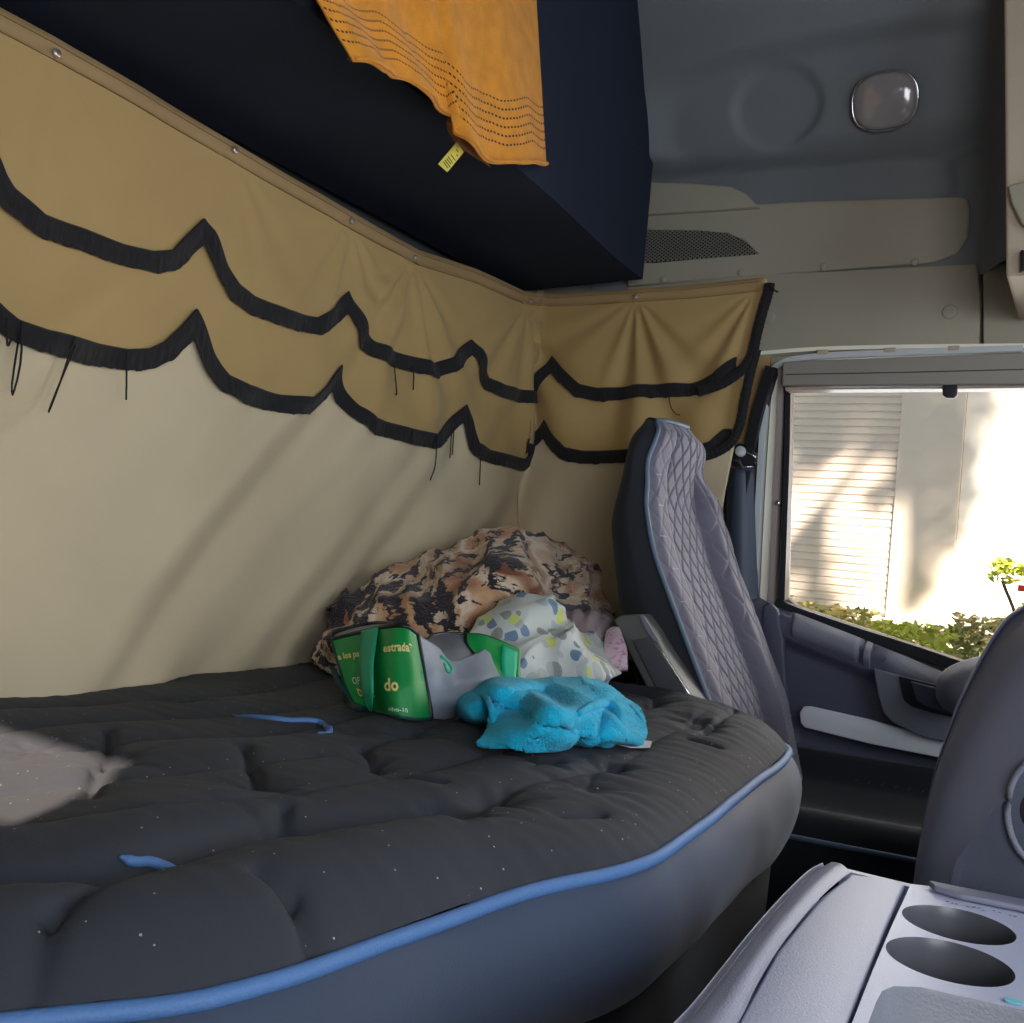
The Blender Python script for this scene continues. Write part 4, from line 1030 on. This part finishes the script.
# grey gusset between the two green panels
def rel(px, py, dz_): return rest(at(px, py, GZ[4] + dz_), .003)
gg = Surf([[gpt(417, 636, 4, 1), rel(436, 648, .07), rel(450, 662, .09), rel(475, 655, .15), rel(487, 648, .19)],
           [gpt(421, 656, 4, .7), rel(440, 666, .05), rel(456, 675, .07), rel(478, 667, .12), rel(492, 664, .16)],
           [gpt(425, 678, 4, .4), rel(442, 685, .03), rel(460, 684, .05), rel(482, 680, .09), rel(498, 676, .14)],
           [gpt(429, 700, 4, .15), rel(444, 702, .02), rel(462, 700, .04), rel(486, 695, .08), rel(505, 688, .13)],
           [GB[4], bp(446, 718, .004), bp(466, 713, .004), bp(490, 708, .004), bp(508, 702, .004)]])
grid('grey_gusset', Wr(gg, .004, 2.5), 40, 40, m_grey, bag, thick=.003)
# open mouth lining behind
ml = Surf([[rel(424, 646, .08), rel(430, 637, .14), rel(445, 634, .17), at(466, 635, 1.405)], [rel(432, 652, .08), rel(444, 648, .12), rel(458, 646, .15), at(474, 648, 1.40)], [rel(448, 664, .095), rel(456, 662, .11), rel(466, 658, .14), at(484, 655, 1.39)]])
grid('mouth_lining', ml, 24, 16, m_greyd, bag, thick=.002)
tube('mouth_binding', curve_pts([rel(424, 645, .08), rel(432, 636, .14), rel(446, 633.5, .17), at(467, 634.5, 1.405)], 24), .0026, m_blackp, bag)
# rear green panel
gr_ = Surf([[at(466, 635, 1.40), at(482, 636, 1.40), at(502, 643, 1.41), at(519, 651, 1.42)],
            [at(467, 646, 1.38), at(484, 655, 1.38), at(502, 660, 1.39), at(519, 664, 1.40)],
            [at(478, 660, 1.36), at(492, 670, 1.36), at(505, 675, 1.37), at(518, 677, 1.38)],
            [at(497, 683, 1.335), at(503, 688, 1.335), at(510, 690, 1.345), at(517, 692, 1.36)]])
grw = Wr(gr_, .003, 3)
grid('rear_panel', grw, 40, 40, m_green, bag, thick=.003)
border('black_binding', grw, 't', .0030, m_blackp, bag); tube('black_binding', [grw(0, i / 20) for i in range(21)], .0036, m_blackp, bag)
tube('black_binding', [grw(1, i / 20) for i in range(21)], .0018, m_blackp, bag)
# straps
def ribbon(name, L1, L2, mat, parent, th=.0015, lift=.008):
    a, b = curve_pts(L1, 40), curve_pts(L2, 40); S = Surf([a, b])
    def f(u, v):
        p = S(u, v) - CF * lift * (1 + .0 * v); return p
    return grid(name, f, 60, 4, mat, parent, thick=th)
def onp(u, v, l=.007): return gfw(u, v) + gfw.n(u, v) * l
ribbon('webbing_handle', [onp(.30, 0, .003), onp(.31, .2), onp(.32, .45, .012), onp(.36, .70, .016), onp(.34, .88, .012), onp(.325, .97, .008)],
       [onp(.45, 0, .003), onp(.46, .2), onp(.47, .45, .013), onp(.485, .68, .017), onp(.42, .85, .013), onp(.335, .965, .008)], m_green2, bag, lift=.002)
ribbon('webbing_handle', [grw(.68, .03), grw(.66, .35), grw(.62, .7), grw(.5, .95)],
       [grw(.97, .03), grw(.96, .35), grw(.94, .7), grw(.92, .95)], m_green2, bag)
ribbon('strap_loop', [gpt(331, 664, 0, .5), gpt(335, 678, 0, .3), gpt(343, 690, 0, .15), bp(346, 703, .004), bp(356, 709, .004), bp(371, 711, .004)],
       [gpt(337, 668, 0, .45), gpt(342, 680, 0, .25), gpt(349, 692, 0, .1), bp(353, 700, .012), bp(360, 704, .012), bp(371, 706, .012)], m_greend, bag)
tube('zip_pull', curve_pts([rel(441, 656, .04), rel(448, 662, .045), rel(452, 670, .035), rel(448, 672, .03), rel(444, 663, .035)], 16), .0018, m_green2, bag, 6)
# cream emblem peeking out behind the rear panel, and printed lettering
pe = [grw(u, v) + grw.n(u, v) * .002 for u, v in ((.02, .60), (.12, .62), (.22, .72), (.25, .86), (.22, .97), (.03, .97))]
mesh('printed_emblem', pe, [tuple(range(len(pe)))], m_yel, bag, False)
text_on('lettering', 'a los para', gfw, .02, .34, .30, -.08, m_yel, bag, bold=.03, slant=-.01)
text_on('lettering', 'estrada*', gfw, .50, .31, .34, -.09, m_yel, bag, bold=.03, slant=-.03)
text_on('lettering', 'OPOC', gfw, .12, .66, .24, -.085, m_wht, bag, bold=.0, slant=-.03)
text_on('lettering', 'Desc', gfw, .16, .80, .22, -.095, m_yel, bag, bold=.03, slant=-.02)
text_on('lettering', 'do', gfw, .49, .71, .14, -.12, m_yel, bag, bold=.03, slant=-.01)
text_on('lettering', 'nho-10', gfw, .50, .94, .20, -.05, m_wht, bag, bold=.01, slant=-.005)

# ================================================================== ORANGE TOWEL
ot = tag(empty('orange_towel', on(500, 0, 0, -.80)), 'orange striped terry towel hanging over the front of the upper bunk', 'towel')
XT = -.80
BOT = [(350, 63), (370, 69), (389, 73), (406, 79), (421, 89), (436, 101), (450, 110), (461, 121), (460, 136), (476, 152), (494, 163), (515, 165), (535, 164), (554, 165)]
TOPX = [318, 335, 352, 369, 385, 401, 417, 432, 446, 460, 478, 497, 522, 549]
nC = len(BOT)
cols = []
for i in range(nC):
    b = on(*BOT[i], 0, XT); t0 = on(TOPX[i], 0, 0, XT); up = Vector((XT, t0.y + (t0.y - b.y) * .2, 2.02))
    cols.append((b, t0, up))
def otf(u, v):
    q = [cr_pt([Vector((0, c[k].y, c[k].z)) for c in cols], u) for k in range(3)]
    vv = v * 2
    p = q[0].lerp(q[1], vv) if vv < 1 else q[1].lerp(q[2], vv - 1)
    fx = .009 * math.sin(u * 23 + v * .8) * (.3 + .7 * (1 - v)) + .007 * math.sin(u * 9.5 + 1) - .022 * math.exp(-((u - .60) / .035) ** 2) * (1 - v)
    L = (q[1] - q[0]).length
    return Vector((XT + fx - .02 * v, p.y, p.z + .003 * nz(u * 14, v * 3)))
def otuv(u, v):
    q = [cr_pt([Vector((0, c[k].y, c[k].z)) for c in cols], u) for k in range(2)]
    L = (q[1] - q[0]).length; return (u * .5, v * 2 * L + .003 * math.sin(u * 40) + .002 * nz(u * 30))
grid('towel_cloth', otf, 260, 160, m_orange, ot, uvfn=otuv, thick=.004)
tube('hem', [otf(i / 160, 0) + Vector((.001, 0, .004)) for i in range(161)], .0030, m_orange, ot, 8)
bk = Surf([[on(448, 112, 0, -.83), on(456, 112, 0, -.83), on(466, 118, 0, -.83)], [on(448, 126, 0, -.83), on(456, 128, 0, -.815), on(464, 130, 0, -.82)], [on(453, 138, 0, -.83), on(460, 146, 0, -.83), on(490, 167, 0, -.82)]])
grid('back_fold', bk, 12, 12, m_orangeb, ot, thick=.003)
bk = Surf([[on(312, -10, 0, -.84), on(335, -10, 0, -.84), on(365, -10, 0, -.84)], [on(320, 6, 0, -.84), on(338, 10, 0, -.83), on(365, 12, 0, -.83)], [on(345, 12, 0, -.84), on(352, 16, 0, -.83), on(366, 20, 0, -.83)]])
grid('back_fold', bk, 12, 12, m_orange, ot, uvfn=lambda u, v: (u, 1), thick=.003)
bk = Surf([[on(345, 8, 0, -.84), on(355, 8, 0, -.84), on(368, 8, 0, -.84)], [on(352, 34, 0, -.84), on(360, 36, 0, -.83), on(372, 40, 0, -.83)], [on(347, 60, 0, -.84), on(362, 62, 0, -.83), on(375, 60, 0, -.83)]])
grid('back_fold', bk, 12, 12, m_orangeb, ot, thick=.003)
lbl = [on(x, y, 0, -.822) for x, y in ((457, 142), (464, 152), (447.5, 172), (438.5, 164))]
lo_ = prism('care_label', lbl, (-.001, 0, 0), m_label, ot)
ax = (lbl[3] - lbl[0]); ay = (lbl[1] - lbl[0]); k0 = lbl[0] + Vector((.0012, 0, 0)); vs, fs = [], []
for t, a, b in ((.45, .25, .9), (.58, .15, .85), (.66, .2, .8), (.74, .15, .9), (.82, .15, .8), (.18, .3, .6), (.28, .6, .8)):
    k = len(vs); vs += [k0 + ax * t + ay * a, k0 + ax * t + ay * b, k0 + ax * (t + .03) + ay * b, k0 + ax * (t + .03) + ay * a]; fs.append((k, k + 1, k + 2, k + 3))
append(lo_, vs, fs, m_ink)
print('GBZ', [round(v, 3) for v in GZ])

# ================================================================== OUTSIDE
gz = -1.2
g = box('ground', (-14, 2.5, gz - .1), (14, 22, gz), m_ground); g['kind'] = 'structure'
bd = tag(empty('building', (-.8, 5, gz)), 'pale ribbed building wall seen through the driver window', 'building')
zb_ = .845
xs0, xs1, xs2 = -4.0, on(897, 480, 1, 5.0).x, on(961, 480, 1, 5.0).x
vs, fs = [], []; z = zb_ + .02; k = 0; pitch = .037
prof_ = []
while z < 3.4:
    prof_ += [(0, z), (-.010, z + .003), (-.010, z + pitch * .70), (0, z + pitch * .78)]; z += pitch
for y_, z_ in prof_: vs += [(xs0, 5 + y_, z_), (xs1, 5 + y_, z_)]
fs = [(2 * i, 2 * i + 1, 2 * i + 3, 2 * i + 2) for i in range(len(prof_) - 1)]
mesh('ribbed_cladding', vs, fs, m_ribs, bd, False)
box('corner_panel', (xs1, 4.97, zb_), (xs2, 5.1, 3.4), m_ribs, bd, .004)
box('white_wall', (xs2 + .002, 4.99, zb_), (6, 5.1, 3.4), m_wallw, bd)
box('wall_core', (xs0, 5.02, gz), (6, 5.3, 3.4), m_wallw, bd)
box('base_trim', (xs0, 4.94, zb_ - .03), (6, 5.02, zb_), m_wallw, bd, .004)
def leaves(name, c, rx, ry, rz, n, size, mat, parent, box=False):
    vs, fs = [], []
    for i in range(n):
        while True:
            p = Vector((random.uniform(-1, 1), random.uniform(-1, 1), random.uniform(-1, 1)))
            if box or p.length <= 1: break
        p = Vector((p.x * rx, p.y * ry, p.z * rz)) + Vector(c)
        a = Vector((random.gauss(0, 1), random.gauss(0, 1), random.gauss(0, .6))).normalized(); b = a.cross(Vector((random.gauss(0, 1), random.gauss(0, 1), random.gauss(0, 1)))).normalized(); s = size * random.uniform(.5, 1.3); k = len(vs)
        vs += [p - a * s, p + b * s * .4, p + a * s, p - b * s * .4]; fs.append((k, k + 1, k + 2, k + 3))
    return mesh(name, vs, fs, mat, parent, False)
for i, (x, mat, top, lb_) in enumerate(((-1.35, m_leaf2, .82, 'pale grey-green shrub at the left foot of the white wall outside'), (-1.0, m_leaf, .80, 'sunlit yellow-green shrub outside under the ribbed wall'), (-.66, m_leaf3, .76, 'bright lime grassy shrub in the middle of the window sill view'), (-.35, m_leaf2, .82, 'dark green shrub outside at the right end of the sill'))):
    s = tag(empty('shrub', (x, 4.55, gz)), lb_, 'shrub', 'shrubs outside the driver window')
    leaves('foliage', (x, 4.6, top + .085 - .30), .165, .15, .30, 2600, .026, mat, s, box=True)
    for q in range(5):
        a = random.uniform(0, 6.28); tube('stem', curve_pts([(x, 4.6, gz), (x + .06 * math.cos(a), 4.6 + .06 * math.sin(a), -.3), (x + .16 * math.cos(a), 4.6 + .16 * math.sin(a), .5)], 8), .012, m_bark, s, 6, rf=lambda t: 1 - .6 * t)
fb = tag(empty('flowering_shrub', (-.22, 4.3, gz)), 'thin yellow-leaved shrub by the red-marked post, beside the dashboard edge', 'shrub')
for c, r in (((-.32, 4.4, 1.10), .07), ((-.20, 4.4, 1.08), .09), ((-.17, 4.4, .95), .10)): leaves('foliage', c, r, .06, r * .7, 130, .022, m_leaf3, fb)
tube('stem', curve_pts([(-.20, 4.4, gz), (-.22, 4.4, .3), (-.26, 4.4, .85), (-.33, 4.4, 1.06)], 16), .007, m_bark, fb, 6)
tube('stem', curve_pts([(-.20, 4.4, gz), (-.20, 4.4, .3), (-.20, 4.4, .85), (-.17, 4.4, 1.08)], 16), .009, m_bark, fb, 6)
po = tag(empty('marker_post', (-.14, 4.2, gz)), 'thin post with red bands outside, just above the dashboard edge', 'post')
tube('post', [(-.13, 4.2, gz), (-.13, 4.2, 1.0)], .02, m_wallw, po, 10); q1 = on(1018, 588, 1, 4.17)
box('red_band', (q1.x, 4.16, q1.z - .012), (q1.x + .18, 4.18, q1.z + .012), m_red, po); 
# tree whose shade falls on the wall
tr = tag(empty('shade_tree', (4.3, -4.2, gz)), 'leafy tree standing in front of the cab, shading the wall outside', 'tree')
def toward(px, py, d): return on(px, py, 1, 5.0) - SUN * d
tb = toward(820, 520, 8.5)
tube('trunk', curve_pts([(4.3, -4.2, gz), (4.25, -4.1, 1.2), (4.0, -3.7, 3.2), tb], 20), .12, m_bark, tr, 10, rf=lambda t: 1 - .55 * t)
def bough(pts, r, d=8.5): tube('bough', curve_pts([toward(x, y, d) for x, y in pts], 24), r, m_bark, tr, 8, rf=lambda t: 1 - .5 * t)
bough(((780, 560), (830, 500), (880, 440), (905, 400), (930, 350)), .05)
bough(((790, 470), (840, 455), (880, 430), (910, 380)), .03)
bough(((905, 620), (907, 540), (905, 470), (915, 380)), .04)
random.seed(3)
for (px, py, rx, n_) in ((800, 400, .16, 170), (850, 405, .2, 200), (905, 400, .24, 320), (940, 430, .22, 300), (945, 500, .14, 150), (800, 470, .12, 60), (875, 500, .08, 40), (830, 590, .16, 60), (915, 590, .08, 60), (940, 540, .10, 70), (790, 620, .2, 80), (815, 440, .14, 120), (925, 460, .15, 150), (795, 560, .10, 50)):
    leaves('foliage', toward(px, py, 8.4 + random.uniform(-.6, .6)), rx * 1.1, rx * 1.1, rx * 1.1, int(n_ * 1.8), .045, m_leaf2, tr)
